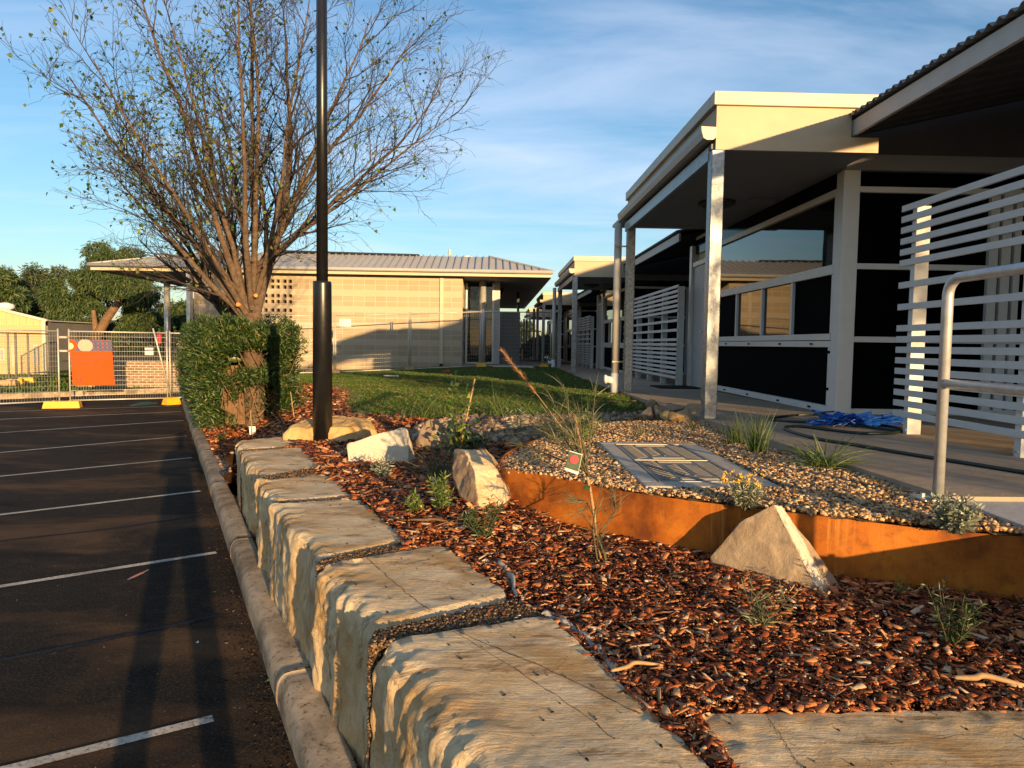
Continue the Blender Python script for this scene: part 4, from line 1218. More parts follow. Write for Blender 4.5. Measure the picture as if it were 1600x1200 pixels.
    P_('ceiling_light', M['undersheet'], mb, smooth_=False)
    mb = MB(); mb.box((3.3, Y(9.0), zc - .06), (3.62, Y(9.12), zc - .003)); P_('exit_light_box', M['soffit'], mb)
# main roof mass behind
mb = MB(); mb.box((7.9, -1.2, 3.9), (8.3, 55, 5.4)); P_('rear_wall', M['cream'], mb)

# ---- slatted privacy screens
def screen(label, x, y0, y1, posts, oz, z0=1.14, z1=2.93, plate=False):
    t = thing('slatted_screen', label, 'screen', (x, y0, z0 + oz), 'white slatted privacy screens in front of the building recesses')
    for py_ in posts:
        mb = MB(); mb.box((x + .012, py_ - .03, float(slabz(py_)) - .003), (x + .13, py_ + .03, z1 + oz - .03))
        o = mb.build('post', M['slat'], t, bevel=.003)
        mb = MB()
        for a in (-.018, .018): mb.tube([(x + .010, py_ + a, float(slabz(py_)) + .035), (x + .002, py_ + a, float(slabz(py_)) + .035)], .007, 6)
        mb.build('bolt', M['galv_rail'], o)
    # slat rhythm measured in the photograph: six close, three wide, then close again
    zz_ = [2.929, 2.838, 2.747, 2.654, 2.562, 2.471, 2.285, 2.102, 1.922, 1.829, 1.740, 1.650, 1.560, 1.470, 1.380, 1.290, 1.200]
    for z in zz_:
        mb = MB(); mb.box((x - .012, y0, z + oz - .052), (x + .0105, y1, z + oz))
        mb.build('slat', M['slat'], t, bevel=.002)
    return t
screen('tall white slatted screen nearest the camera, partly behind the galvanised handrail', 3.45, 4.33, 5.85, [5.70, 4.45], 0)
screen('white slatted screen with four posts in the recess beyond the first door', 3.45, 13.0, 18.4, [13.05, 14.3, 15.55, 16.8, 18.05], -.055)
screen('small far slatted screen seen edge on beside the third entry', 3.45, 24.9, 30.2, [24.95, 26.2, 27.5, 28.8, 30.1], -.15)

# ---- handrail
hr = thing('handrail', 'galvanised pipe handrail with two rails at the edge of the concrete path', 'handrail', (2.145, 3.24, 1.0))
hx, hy, r_ = 2.145, 3.24, .0245
top = 2.085
pts = [(hx, hy, 1.008), (hx, hy, top - .11)]
for k in range(1, 8):
    a = PI / 2 * k / 7
    pts.append((hx, hy - .08 * (1 - math.cos(a)), top - .08 + .08 * math.sin(a) - .03))
pts += [(hx, hy - .4, top - .03), (hx, hy - 3.2, top - .03)]
MB().tube(pts, r_, 20).build('top_rail', M['galv_rail'], hr, True)
MB().tube([(hx, hy + .01, 1.56), (hx, hy - 3.2, 1.555)], r_ * .92, 20).build('middle_rail', M['galv_rail'], hr, True)
MB().tube([(hx, hy - 1.75, .96), (hx, hy - 1.75, top - .04)], r_, 20).build('post', M['galv_rail'], hr, True)
for yy in (hy, hy - 1.75):
    z = 1.0 if yy == hy else .975
    bp = MB().box((hx - .10, yy - .06, z), (hx + .10, yy + .06, z + .012)).build('base_plate', M['galv_rail'], hr, bevel=.002)
    for sx in (-.075, .075): MB().tube([(hx + sx, yy, z + .012), (hx + sx, yy, z + .03)], .011, 6).build('bolt', M['galv_rail'], bp)
# doormat, hose, blue bundle
def slp(px, py, off=0.0):
    z = 1.0
    for _ in range(6):
        p = gp(px, py, z); z = float(slabz(p.y)) + off
    return gp(px, py, z)
mp_ = slp(1075, 613)
tag(MB().box((2.95, 12.15, float(slabz(12.5)) + .002), (3.66, 13.0, float(slabz(12.5)) + .018)).build('doormat', M['mat'], None, bevel=.004), 'black rectangular doormat on the path at the grey door', 'doormat')
hpx = [(1600, 738), (1500, 722), (1400, 706), (1330, 694), (1290, 688), (1255, 680), (1228, 671), (1232, 666), (1260, 667), (1300, 672), (1350, 677), (1398, 676), (1408, 670), (1370, 662), (1320, 655), (1260, 651), (1215, 652), (1205, 656), (1250, 659), (1310, 662), (1370, 669), (1405, 673)]
hp = []
for i, p in enumerate(hpx):
    q_ = slp(*p, .013); hp.append((q_.x, q_.y, q_.z + (.02 if i in (14, 15, 19) else 0)))
e0 = Vector(hp[0]); ed_ = (e0 - Vector(hp[1])).normalized()
hp = [tuple(e0 + ed_ * 1.6)] + hp
def spl3(P, n):
    P = np.array(P, float); o = []
    for i in range(len(P) - 1):
        p0 = P[max(i - 1, 0)]; p1 = P[i]; p2 = P[i + 1]; p3 = P[min(i + 2, len(P) - 1)]
        for k in range(n):
            u = k / n
            o.append(tuple(.5 * ((2 * p1) + (-p0 + p2) * u + (2 * p0 - 5 * p1 + 4 * p2 - p3) * u * u + (-p0 + 3 * p1 - 3 * p2 + p3) * u ** 3)))
    o.append(tuple(P[-1])); return o
tag(MB().tube(spl3(hp, 6), .0125, 8).build('garden_hose', M['hose'], None, True), 'dark green garden hose looped along the concrete path', 'hose')
bb = MB()
random.seed(11)
c0 = slp(1284, 668, .0); c1 = slp(1395, 664, .0)
for i in range(150):
    u = random.random() ** .8
    p = c0.lerp(c1, u)
    hgt = (.085 * (1 - u) + .035) * random.random()
    d = Vector((random.uniform(.3, 1), random.uniform(-.5, .5), random.uniform(-.25, .25))).normalized() * random.uniform(.10, .30)
    a = p + Vector((random.uniform(-.08, .08), random.uniform(-.1, .1), .01 + hgt)) - d * .5
    a.z = max(a.z, p.z + .008)
    b = a + d; b.z = max(b.z, p.z + .006)
    m_ = (a + b) / 2 + Vector((0, 0, .03 * random.random()))
    nn = Vector((random.uniform(-.6, .6), random.uniform(-.6, .6), 1)).normalized()
    bb.beam(a, m_, .034, .004, nn); bb.beam(m_, b, .032, .004, nn)
tag(bb.build('blue_lay_flat_hose', M['blue'], None, False), 'crumpled heap of bright blue plastic lay flat hose on the path', 'hose bundle')

# ---- access pit with two cast lids
pt = thing('access_pit', 'rectangular pit cover with two patterned cast lids in a concrete surround set in the gravel', 'pit cover', (1.155, 4.34, .95))
zt = .985
sr = MB()
for a, b in (((.80, 3.565), (1.53, 3.69)), ((.80, 5.10), (1.53, 5.20)), ((.80, 3.69), (.90, 5.10)), ((1.40, 3.69), (1.53, 5.10))):
    sr.box((a[0], a[1], .93), (b[0], b[1], zt))
sr.build('surround', M['surround'], pt, bevel=.008)
for y0, y1 in ((3.705, 4.39), (4.405, 5.085)):
    ld = MB().box((.915, y0, .92), (1.385, y1, zt - .002)).build('lid', M['lid'], pt, bevel=.003)
    eg = MB()
    for a, b in (((.905, y0 - .007), (.913, y1 + .007)), ((1.387, y0 - .007), (1.395, y1 + .007)), ((.913, y0 - .007), (1.387, y0 - .001)), ((.913, y1 + .001), (1.387, y1 + .007))):
        eg.box((a[0], a[1], .93), (b[0], b[1], zt + .0005))
    eg.build('lid_edge', M['lidedge'], ld)
    rb_ = MB()
    L_, W_ = y1 - y0, .47
    def ribz(u0, u1, v0_, v1_, diag, pit=.042):
        nn = int((v1_ - v0_) / pit)
        for i in range(nn):
            v = v0_ + (v1_ - v0_) * (i + .5) / nn
            rb_.beam((.915 + u0, y0 + v - diag, zt - .001), (.915 + u1, y0 + v + diag, zt - .001), .012, .007)
    ribz(.025, .105, .06, L_ - .06, .035); ribz(.365, .445, .06, L_ - .06, -.035); ribz(.15, .215, .17, L_ - .17, .028); ribz(.265, .33, .17, L_ - .17, -.028)
    ribz(.13, .34, .035, .10, .0, .022); ribz(.13, .34, L_ - .10, L_ - .035, .0, .022)
    rb_.box((.915 + .232, y0 + .16, zt - .003), (.915 + .243, y1 - .2, zt + .001))
    rb_.build('lid_ribs', M['lidrib'], ld)

# ================================================================== BLOCK BUILDING (back)
bb_ = thing('block_building', 'low cream concrete block building with grey metal hip roof and wide eaves behind the lawn', 'building', (-6, 25.7, .6))
YF = 25.7
mb = MB(); mb.box((-7.32, YF, .42), (-1.22, YF + .25, 4.17)); wl = mb.build('wall', M['blocks'], bb_)
mb = MB(); mb.box((-11.0, YF + .0, .40), (-9.62, YF + .25, 4.17)); mb.build('wall', M['blocks'], bb_)
mb = MB(); mb.box((-11.0, YF + .5, .4), (-1.25, YF + 22, 4.15)); mb.build('inner_wall', M['brick'], bb_)
mb = MB(); mb.box((-1.24, YF + .001, .6), (-1.20, YF + 1.8, 4.17)); mb.build('return_wall', M['blocks'], bb_)
mb = MB(); mb.box((-8.9, YF - .03, .3), (-4.9, YF - .002, .62)); mb.build('brick_plinth', M['brick'], bb_)
# perforated screen of square holes
xh = []; x = -9.55
while x < -7.4:
    xh += [(x, x + .125), (x + .20, x + .325)]; x += .445
zh = []
for zb in (2.02, 2.55, 3.08, 3.61): zh += [(zb, zb + .125), (zb + .213, zb + .338)]
lt = MB()
zp = .42
for a, b in zh:
    lt.box((-9.62, YF, zp), (-7.32, YF + .15, a)); zp = b
lt.box((-9.62, YF, zp), (-7.32, YF + .15, 4.17))
for a, b in zh:
    xp = -9.62
    for c, d in xh:
        lt.box((xp, YF, a), (c, YF + .15, b)); xp = d
    lt.box((xp, YF, a), (-7.32, YF + .15, b))
lt.build('perforated_wall', M['blocks'], bb_)
# downpipe strip and vent slots
mb = MB(); mb.box((-2.03, YF - .06, .95), (-1.90, YF - .004, 4.15)); mb.build('downpipe', M['cap'], bb_)
mb = MB(); mb.box((-2.02, YF - .07, .82), (-1.91, YF - .004, .945)); mb.build('pipe_shoe', M['black'], bb_)
# roof: eaves ring, skirt, flat top, soffit
x0, x1, y0, y1 = -14.45, 2.05, 25.25, 48.5
zs_, ze = 4.19, 4.34
mb = MB(); mb.box((x0 + .05, y0 + .05, zs_ - .02), (x1 - .05, y1 - .05, zs_)); mb.build('eaves_soffit', M['soffit'], bb_)
fa = MB()
fa.box((x0, y0, zs_ - .05), (x1, y0 + .03, ze)); fa.box((x0, y0 + .031, zs_ - .05), (x0 + .03, y1, ze)); fa.box((x1 - .03, y0 + .031, zs_ - .05), (x1, y1, ze))
fao = fa.build('fascia', M['cap'], bb_)
ins = 2.3; zr = 5.12
a = [(x0 - .05, y0 - .06, ze), (x1 + .05, y0 - .06, ze), (x1 + .05, y1, ze), (x0 - .05, y1, ze)]
b = [(x0 + ins * 1.5, y0 + ins, zr), (x1 - ins, y0 + ins, zr), (x1 - ins, y1 - ins, zr), (x0 + ins * 1.5, y1 - ins, zr)]
mb = MB(); mb.add(a + b, [(0, 1, 5, 4), (1, 2, 6, 5), (2, 3, 7, 6), (3, 0, 4, 7), (4, 5, 6, 7)]); rfo = mb.build('roof', M['roofgrey'], bb_)
mb = MB(); mb.tube([(x0 - .05, y0 - .08, ze - .02), (x1 + .05, y0 - .08, ze - .02)], .07, 10); mb.build('gutter', M['ribgrey'], rfo, True)
rbm = MB()
x = x0 + .1
while x < x1:
    # the rib stops at the hip
    lim = ins
    if x > x1 - ins: lim = (x1 + .05 - x)
    if x < x0 + ins * 1.5: lim = (x - x0 + .05) / 1.5
    if lim > .08:
        zz1 = ze + (zr - ze) * lim / ins
        rbm.beam((x, y0 - .06, ze + .022), (x, y0 - .06 + lim, zz1 + .022), .035, .05)
    x += .262
rbm.build('roof_ribs', M['ribgrey'], rfo)
mb = MB()
mb.beam((x1 + .05, y0 - .06, ze + .02), (x1 - ins, y0 + ins, zr + .03), .14, .05); mb.build('hip_cap', M['ribgrey'], rfo); mb = MB(); mb.beam((x0 - .05, y0 - .06, ze + .02), (x0 + ins * 1.5, y0 + ins, zr + .03), .14, .05)
mb.build('hip_cap', M['ribgrey'], rfo)
mb = MB(); mb.beam((-8.7, y0 + ins + .3, zr + .09), (-3.0, y0 + ins + .3, zr + .02), .9, .06); mb.build('solar_panels', M['solar'], rfo)
mb = MB(); mb.tube([(-1.9, 29, zr), (-1.9, 29, zr + .45)], .06, 10); mb.build('roof_pipe', M['cap'], rfo)
mb = MB(); mb.tube([(-1.2, 30, zr), (-1.2, 30, zr + .15), (-1.2, 30, zr + .30), (-1.2, 30, zr + .36)], [.15, .15, .22, .08], 14); mb.build('roof_vent', M['pvc_white'], rfo, True)
# columns, glazed entry, panels
for (cx, cy, zb) in ((-.46, 27.0, .88), (-13.0, 27.9, .1)):
    mb = MB(); mb.tube([(cx, cy, zb), (cx, cy, zs_ - .021)], .115, 20); mb.build('column', M['galv_rail'], bb_, True)
mb = MB()
yg = 27.6
for xx in (-1.16, -.62, -.10): mb.box((xx, yg - .03, .9), (xx + .07, yg + .04, 4.1))
for z in (.9, 2.95): mb.box((-1.09, yg - .028, z), (-.63, yg + .03, z + .07)); mb.box((-.549, yg - .028, z), (-.101, yg + .03, z + .07))
gfo = mb.build('entry_frame', M['galv_rail'], bb_)
mb = MB(); mb.box((-1.2, yg + .0, .93), (-.06, yg + .02, 4.1)); mb.build('entry_glass', M['glass'], gfo)
mb = MB(); mb.box((-.03, yg, .9), (.20, yg + .3, 4.16)); mb.build('entry_pier', M['fascia'], bb_)
mb = MB(); mb.box((.205, 27.9, .9), (1.02, 28.0, 2.98)); mb.build('grey_panel', M['panelgrey'], bb_)
mb = MB(); mb.box((1.05, 33, .9), (1.16, 33.11, 4.16)); mb.build('slim_post', M['undersheet'], bb_)
mb = MB(); mb.tube([(.28, 31, 3.9), (.28, 31, 4.1), (.28, 31, 4.17)], [.03, .10, .10], 12); mb.build('camera_dome', M['black'], bb_, True)
mb = MB(); mb.box((-11.15, 25.4, .3), (-11.02, 25.66, 4.17)); mb.build('end_pier', M['galv_rail'], bb_)

# gate and sign in the gap
gt_ = thing('yard_gate', 'dark barred gate in the gap between the two buildings', 'gate', (1.4, 30.5, .88))
mb = MB()
for i in range(16): mb.box((.85 + i * .11, 30.5, .95), (.87 + i * .11, 30.52, 2.25))
mb.build('bars', M['fencepost'], gt_)
mb = MB(); mb.box((.82, 30.49, 2.25), (2.05, 30.53, 2.30)); mb.box((.82, 30.49, .95), (2.05, 30.53, 1.0)); mb.build('rails', M['fencepost'], gt_)
sg = thing('warning_sign', 'small grey and white sign with a red band on the far gate', 'sign', (.9, 30.4, 1.45))
MB().box((.76, 30.44, 1.52), (1.18, 30.46, 2.08)).build('backboard', M['gutter'], sg)
MB().box((.79, 30.43, 1.55), (1.08, 30.438, 1.84)).build('sign_face', M['paper'], sg)
MB().box((.80, 30.42, 1.74), (1.07, 30.428, 1.82)).build('red_band', M['redink'], sg)
for px, lb in ((803, 'thicker yellow bollard beside the far gate'), (808, 'thin yellow bollard just right of the thicker one by the far gate')):
    p = gp(px, 562, .9)
    tag(MB().tube([(p.x, 29.5, .88), (p.x, 29.5, 1.5)], .045 if px == 803 else .03, 10).build('bollard', M['yellow'], None, True), lb, 'bollard', 'yellow bollards by the far gate')
# pale lid in the lawn
pl = gterr(805, 574)
tag(MB().box((pl.x - .75, pl.y - .5, pl.z - .05), (pl.x + .6, pl.y + .5, pl.z + .035)).build('pit_lid', M['surround'], None, bevel=.01), 'pale concrete pit lid set in the lawn near the far fence', 'pit lid')

# ================================================================== TEMPORARY FENCES
def fence_panel(label, p0, p1, h=1.9, lift=.07, group=None, nv=38, dz=.125, wr=.0022):
    """p0, p1: (x, y, ground z) of the two uprights"""
    a = Vector(p0); b = Vector(p1)
    t = thing('temporary_fence_panel', label, 'fence panel', a, group)
    up = Vector((0, 0, 1))
    d = (b - a)
    fr = MB()
    for p in (a, b): fr.tube([p + up * .02, p + up * (h + .06)], .020, 10)
    fr.tube([a + up * h, b + up * h], .019, 10); fr.tube([a + up * lift, b + up * lift], .019, 10)
    fr.build('frame', M['fence_steel'], t, True)
    wm = MB()
    for k in range(1, nv):
        q = a + d * k / nv
        wm.tube([q + up * lift, q + up * h], wr, 4, False)
    z = lift + dz
    n = int((h - lift) / dz)
    for k in range(1, n):
        z = lift + (h - lift) * k / n
        wm.tube([a + up * z, b + up * z], wr, 4, False)
    wm.build('wire_mesh', M['wire'], t)
    return t
GL = 'car park fence panels'; GB = 'fence panels along the back of the lawn'
A = gp(110, 631, 0); A2 = gp(93, 632, 0); Bx = gp(262, 627, 0)
dl = (A2 - gp(0, 636.5, 0)).normalized()
fence_panel('fence panel carrying the orange sign, left of the clipped hedge', A, Bx, 1.88, .09, GL)
fence_panel('fence panel at the left edge of the car park, beside the orange sign panel', A2 - dl * 2.36, A2, 1.88, .09, GL)
fence_panel('fence panel running behind the hedge from the orange sign panel', Bx + Vector((.05, .06, 0)), Bx + Vector((1.6, 1.55, 0)), 1.88, .09, GL)
mb = MB(); q0 = gy(239, 513, A.y + .45); q1 = gp(268, 624, .05); mb.tube([q0, q1], .022, 8)
tag(mb.build('leaning_brace', M['fence_steel'], None, True), 'pale steel tube leaning diagonally across the right end of the sign fence panel', 'brace')
mb = MB()
for z in (1.70, 1.35): mb.box((A.x - .17, A.y - .15, z), (A.x + .03, A.y - .03, z + .05))
tag(mb.build('fence_clamp', M['fence_steel']), 'pair of clamps joining the two fence posts left of the orange sign', 'clamp')
def foot(name, label, loc, yaw, L=.62, W=.24, H=.15, m='yellow', group=None):
    mb = MB()
    b = .035
    mb.add([(-L / 2, -W / 2, 0), (L / 2, -W / 2, 0), (L / 2, W / 2, 0), (-L / 2, W / 2, 0), (-L / 2 + b, -W / 2 + b, H), (L / 2 - b, -W / 2 + b, H), (L / 2 - b, W / 2 - b, H), (-L / 2 + b, W / 2 - b, H)], [(0, 3, 2, 1), (4, 5, 6, 7), (0, 1, 5, 4), (1, 2, 6, 5), (2, 3, 7, 6), (3, 0, 4, 7)])
    for sx in (-1, 1): mb.box((sx * L * .22 - .03, -W * .28, H - .001), (sx * L * .22 + .03, W * .28, H + .012))
    o = mb.build(name, M[m], None, bevel=.012, auto=False)
    o.location = loc; o.rotation_euler = (0, 0, yaw)
    return tag(o, label, 'fence foot', group)
f1 = gp(100, 637, 0)
FG = 'blocks holding up the temporary fences'
foot('fence_weight', 'long yellow plastic fence foot under the joined posts left of the orange sign', (f1.x, f1.y - .05, 0), .3, .80, .30, .17, group=FG)
f2 = gp(268, 632, 0)
foot('fence_weight', 'yellow plastic fence foot at the right end of the sign panel, against the kerb', (f2.x, f2.y, 0), 1.0, .40, .26, .18, group=FG)
lp = [gterr(410, 600), gterr(524, 586), gterr(641, 578), gterr(752, 572), gterr(868, 568)]
FPT = []
for p, px, py in zip(lp, (400, 523, 641, 752, 872), (0, 0, 0, 0, 0)):
    FPT.append(p)
# keep the panel length honest: posts follow the measured line at about 23-24 m
FPT = [Vector((-7.55, 22.35, 0)), Vector((-5.28, 23.05, 0)), Vector((-2.87, 23.6, 0)), Vector((-.44, 23.9, 0)), Vector((1.98, 24.0, 0))]
for p in FPT: p.z = float(gz(p.x, p.y))
flab = ['lawn fence panel partly hidden by the hedge, left of the lamp post', 'lawn fence panel just right of the lamp post with a white notice', 'lawn fence panel in front of the shaded right part of the block wall', 'lawn fence panel at the right end, in front of the glazed entry and grey panel']
for i in range(4):
    fence_panel(flab[i], FPT[i] + Vector((.03, 0, 0)), FPT[i + 1] - Vector((.03, 0, 0)), 1.90, .04, GB)
foot('fence_weight', 'brown concrete fence foot beside the lamp post on the lawn', FPT[1] + Vector((0, -.05, -.01)), 0, .42, .24, .13, 'cement_foot', FG)
foot('fence_weight', 'brown concrete fence foot in the middle of the lawn fence', FPT[2] + Vector((0, -.05, -.01)), 0, .40, .24, .13, 'cement_foot', FG)
foot('fence_weight', 'yellow fence foot in front of the glazed entry of the block building', FPT[3] + Vector((0, -.1, -.01)), 0, .36, .24, .15, 'yellow', FG)
foot('fence_weight', 'yellow fence foot near the far downpipe at the path edge', FPT[4] + Vector((-.25, -.05, -.01)), 0, .30, .24, .13, 'yellow', FG)
nt_ = FPT[1] + Vector((.14, -.03, 1.55))
tag(MB().box((nt_.x, nt_.y + .10, nt_.z), (nt_.x + .38, nt_.y + .108, nt_.z + .26)).build('notice', M['paper']), 'white notice on the lawn fence panel next to the lamp post', 'notice')
rb_ = gterr(697, 584)
rock('red_brick', 'small red brick lying on the lawn near the far fence', [(-.11, -.05, 0), (.11, -.05, 0), (.11, .05, 0), (-.11, .05, 0), (-.11, -.05, .07), (.11, -.05, .07), (.11, .05, .07), (-.11, .05, .07)], (rb_.x, rb_.y, rb_.z + .02), simple('red_clay', (.35, .08, .04), .8), 31, .003, .3, .006, 'brick')
pp = gterr(600, 590); pq = gterr(622, 590.5)
tag(MB().tube([(pp.x, pp.y, pp.z + .05), (pq.x, pq.y, pq.z + .05)], .02, 6).build('white_stake', M['pvc_white']), 'thin white stick lying on the lawn near the fence', 'stick')

# orange sign on the car park fence
sgn = thing('orange_sign', 'orange printed sign with circles and a shield emblem tied to the car park fence', 'sign', (A.x + .2, A.y, .5))
fd = (Bx - A).normalized(); fn = Vector((fd.y, -fd.x, 0))            # towards the camera
def onf(u, z, off): return A + fd * u + Vector((0, 0, z)) + fn * off
tilt = -.05
def sp(u, v, off):                                                    # sign space, metres
    return onf(.04 + u + tilt * (v - .55) , .47 + v, off)
SW, SH = .94, 1.20
mb = MB(); mb.add([sp(0, 0, .045), sp(SW, 0, .045), sp(SW, SH, .045), sp(0, SH, .045), sp(0, 0, .037), sp(SW, 0, .037), sp(SW, SH, .037), sp(0, SH, .037)], [(0, 1, 2, 3), (7, 6, 5, 4), (0, 4, 5, 1), (1, 5, 6, 2), (2, 6, 7, 3), (3, 7, 4, 0)])
mb.build('panel', M['orange'], sgn)
hb = .30
mb = MB(); mb.add([sp(0, SH - hb, .0465), sp(.52, SH - hb, .0465), sp(.52, SH - .003, .0465), sp(0, SH - .003, .0465)], [(0, 1, 2, 3)]); mb.build('header_band', M['navy'], sgn)
def fdisc(mb, cu, cv, r, off, a0=0, a1=2 * PI, clipu=None):
    n = 28
    pts = []
    for k in range(n + 1):
        a_ = a0 + (a1 - a0) * k / n
        u = cu + r * math.cos(a_); v = cv + r * math.sin(a_)
        v = min(max(v, SH - hb), SH - .003); u = max(u, 0.0)
        if clipu is not None: u = min(u, clipu)
        pts.append(sp(u, v, off))
    mb.add([sp(max(cu, 0), cv, off)] + pts, [(0, k + 1, k + 2) for k in range(n)])
mb = MB(); fdisc(mb, 0, SH - .15, .165, .048, -PI / 2, PI / 2); mb.build('orange_ring', M['orange'], sgn)
mb = MB(); fdisc(mb, 0, SH - .17, .085, .0495, -PI / 2, PI / 2); mb.build('cream_dot', M['sand'], sgn)
mb = MB(); fdisc(mb, .345, SH - .155, .165, .048); mb.build('pink_dot', M['pink'], sgn)
mb = MB()
for i in range(5):
    for j in range(3):
        fdisc(mb, .575 + i * .105, SH - .05 - j * .10, .056, .048, clipu=SW)
mb.build('navy_dots', M['navy'], sgn)
mb = MB()
for u, v in ((.03, 1.17), (.95, 1.17), (.03, .6), (.95, .6), (.03, .03), (.95, .03)):
    mb.disc(sp(u, v, .05), fn, .012, .006, 10)
mb.build('rivets', M['ink'], sgn)
def text(s, u, v, size, parent, m, off=.048):
    cu = bpy.data.curves.new('lettering', 'FONT'); cu.body = s; cu.size = size; cu.extrude = .0
    o = bpy.data.objects.new('tmp', cu); COL.objects.link(o)
    bpy.context.view_layer.update()
    me = o.evaluated_get(bpy.context.evaluated_depsgraph_get()).to_mesh()
    vs = [sp(u + p.co.x, v + p.co.y, off) for p in me.vertices]; fs = [tuple(p.vertices) for p in me.polygons]
    o.to_mesh_clear(); bpy.data.objects.remove(o)
    mb = MB(); mb.add(vs, fs)
    return mb.build('lettering', m, parent)
text('Excuse our glow up,', .085, .725, .094, sgn, M['ink'])
text("it's for you.", .085, .625, .094, sgn, M['ink'])
text('Hang tight, we are building', .085, .52, .044, sgn, M['ink'])
text('a better place to learn and grow.', .085, .468, .044, sgn, M['ink'])
mb = MB()
mb.add([sp(.085 + a, .10 + b, .048) for a, b in ((0, .10), (0, .05), (.02, .02), (.05, 0), (.08, .02), (.10, .05), (.10, .10))], [tuple(range(7))])
em = mb.build('shield_emblem', M['ink'], sgn)
mb = MB()
for k in range(3): fdisc  # emblem inner field
mb.add([sp(.085 + a, .10 + b, .0495) for a, b in ((.015, .088), (.015, .066), (.085, .066), (.085, .088))], [(0, 1, 2, 3)])
mb.add([sp(.085 + a, .10 + b, .0495) for a, b in ((.03, .055), (.03, .03), (.05, .016), (.07, .03), (.07, .055))], [tuple(range(5))])
mb.build('emblem_field', M['orange'], em)

# small sheet of green plastic on the ground behind the fence
tb = MB()
random.seed(3)
g0 = gp(203, 634, 0); g1 = gp(246, 630, 0)
n = 14
for i in range(n):
    for j in range(5):
        pass
vs = []
for i in range(n + 1):
    for j in range(5):
        p = g0.lerp(g1, i / n) + fn * (-.1 + .09 * j)
        e = min(i, n - i) / n * 2
        vs.append((p.x, p.y, .006 + .10 * e ** .5 * math.sin(PI * j / 4) * (.7 + .8 * noise.noise(Vector((i * .5, j, 2))))))
tb.add(vs, [(i * 5 + j, (i + 1) * 5 + j, (i + 1) * 5 + j + 1, i * 5 + j + 1) for i in range(n) for j in range(4)])
tag(tb.build('green_tarpaulin', M['tarp'], None, True), 'crumpled dark green tarpaulin on the asphalt below the sign fence panel', 'tarpaulin')

# ================================================================== LAMP POST
lpb = gterr(504, 690)
lt_ = thing('lamp_post', 'black round steel lamp post with a thicker lower sleeve standing in the mulch', 'lamp post', lpb)
lx, ly, lz = lpb
MB().tube([(lx, ly, lz - .1), (lx, ly, 2.30), (lx, ly, 2.325), (lx, ly, 2.33)], [.100, .0935, .092, .06], 32).build('lower_sleeve', M['pole'], lt_, True)
MB().tube([(lx, ly, 2.32), (lx, ly, 6.4)], [.058, .050], 28).build('shaft', M['pole'], lt_, True)
hd = MB(); hd.tube([(lx, ly, 6.38), (lx + .3, ly - .1, 6.5), (lx + .8, ly - .27, 6.52)], .03, 10); hd.box((lx + .6, ly - .36, 6.46), (lx + 1.2, ly - .2, 6.55)); hd.build('lamp_head', M['pole'], lt_, bevel=.01)

# ================================================================== LEFT BACKGROUND
sh = thing('cream_shed', 'cream ribbed steel shed with a gable end and small dark windows at the far left', 'shed', (-25, 30, 0))
ys_ = 30.0
xe = gy(70, 500, ys_).x; zeav = gy(70, 500, ys_).z
xr = -29.5; zrd = zeav + (xe - xr) * .235
zmid = gy(30, 508, ys_).z
mb = MB(); mb.add([(xr * 2 - xe, ys_, -.1), (xe, ys_, -.1), (xe, ys_, zmid), (xr * 2 - xe, ys_, zmid)], [(0, 1, 2, 3)]); mb.box((xr * 2 - xe, ys_ + .01, -.1), (xe - .01, ys_ + 8, zmid)); mb.build('wall', M['shedrib'], sh)
mb = MB(); mb.add([(xr * 2 - xe, ys_ + .03, zmid), (xe, ys_ + .03, zmid), (xe, ys_ + .03, zeav), (xr, ys_ + .03, zrd), (xr * 2 - xe, ys_ + .03, zeav)], [(0, 1, 2, 3, 4)])
x = xe - .25
while x > xr:
    mb.box((x, ys_ + .005, zmid), (x + .03, ys_ + .028, zeav + (xe - x) * .235 - .05)); x -= .28
mb.build('gable', M['shed'], sh)
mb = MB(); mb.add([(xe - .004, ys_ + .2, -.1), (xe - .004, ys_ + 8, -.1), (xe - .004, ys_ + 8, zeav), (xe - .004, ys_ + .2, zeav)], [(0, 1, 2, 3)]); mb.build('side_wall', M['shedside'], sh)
mb = MB()
for sgx in (1, -1):
    e_ = Vector((xr + sgx * (xe - xr + .15), 0, zeav - .03)); r__ = Vector((xr, 0, zrd + .01))
    e2 = e_ + Vector((0, 0, -.02)); r2 = Vector((r__.x, 0, e_.z + .1))
    mb.add([(e_.x, ys_ - .06, e_.z + .04), (r__.x, ys_ - .06, r__.z + .04), (r__.x, ys_ + .12, r__.z + .04), (e_.x, ys_ + .12, e_.z + .04), (e_.x, ys_ - .06, e_.z), (r__.x, ys_ - .06, r__.z), (r__.x, ys_ + .12, r__.z), (e_.x, ys_ + .12, e_.z)],
           [(0, 1, 2, 3), (7, 6, 5, 4), (0, 4, 5, 1), (1, 5, 6, 2), (2, 6, 7, 3), (3, 7, 4, 0)])
    mb.add([(e_.x, ys_ + .121, e2.z + .04), (r__.x, ys_ + .121, r2.z), (r__.x, ys_ + 8.2, r2.z), (e_.x, ys_ + 8.2, e2.z + .04), (e_.x, ys_ + .121, e2.z), (r__.x, ys_ + .121, r2.z - .04), (r__.x, ys_ + 8.2, r2.z - .04), (e_.x, ys_ + 8.2, e2.z)],
           [(0, 1, 2, 3), (7, 6, 5, 4), (0, 4, 5, 1), (1, 5, 6, 2), (2, 6, 7, 3), (3, 7, 4, 0)])
mb.build('roof', M['roofgrey'], sh)
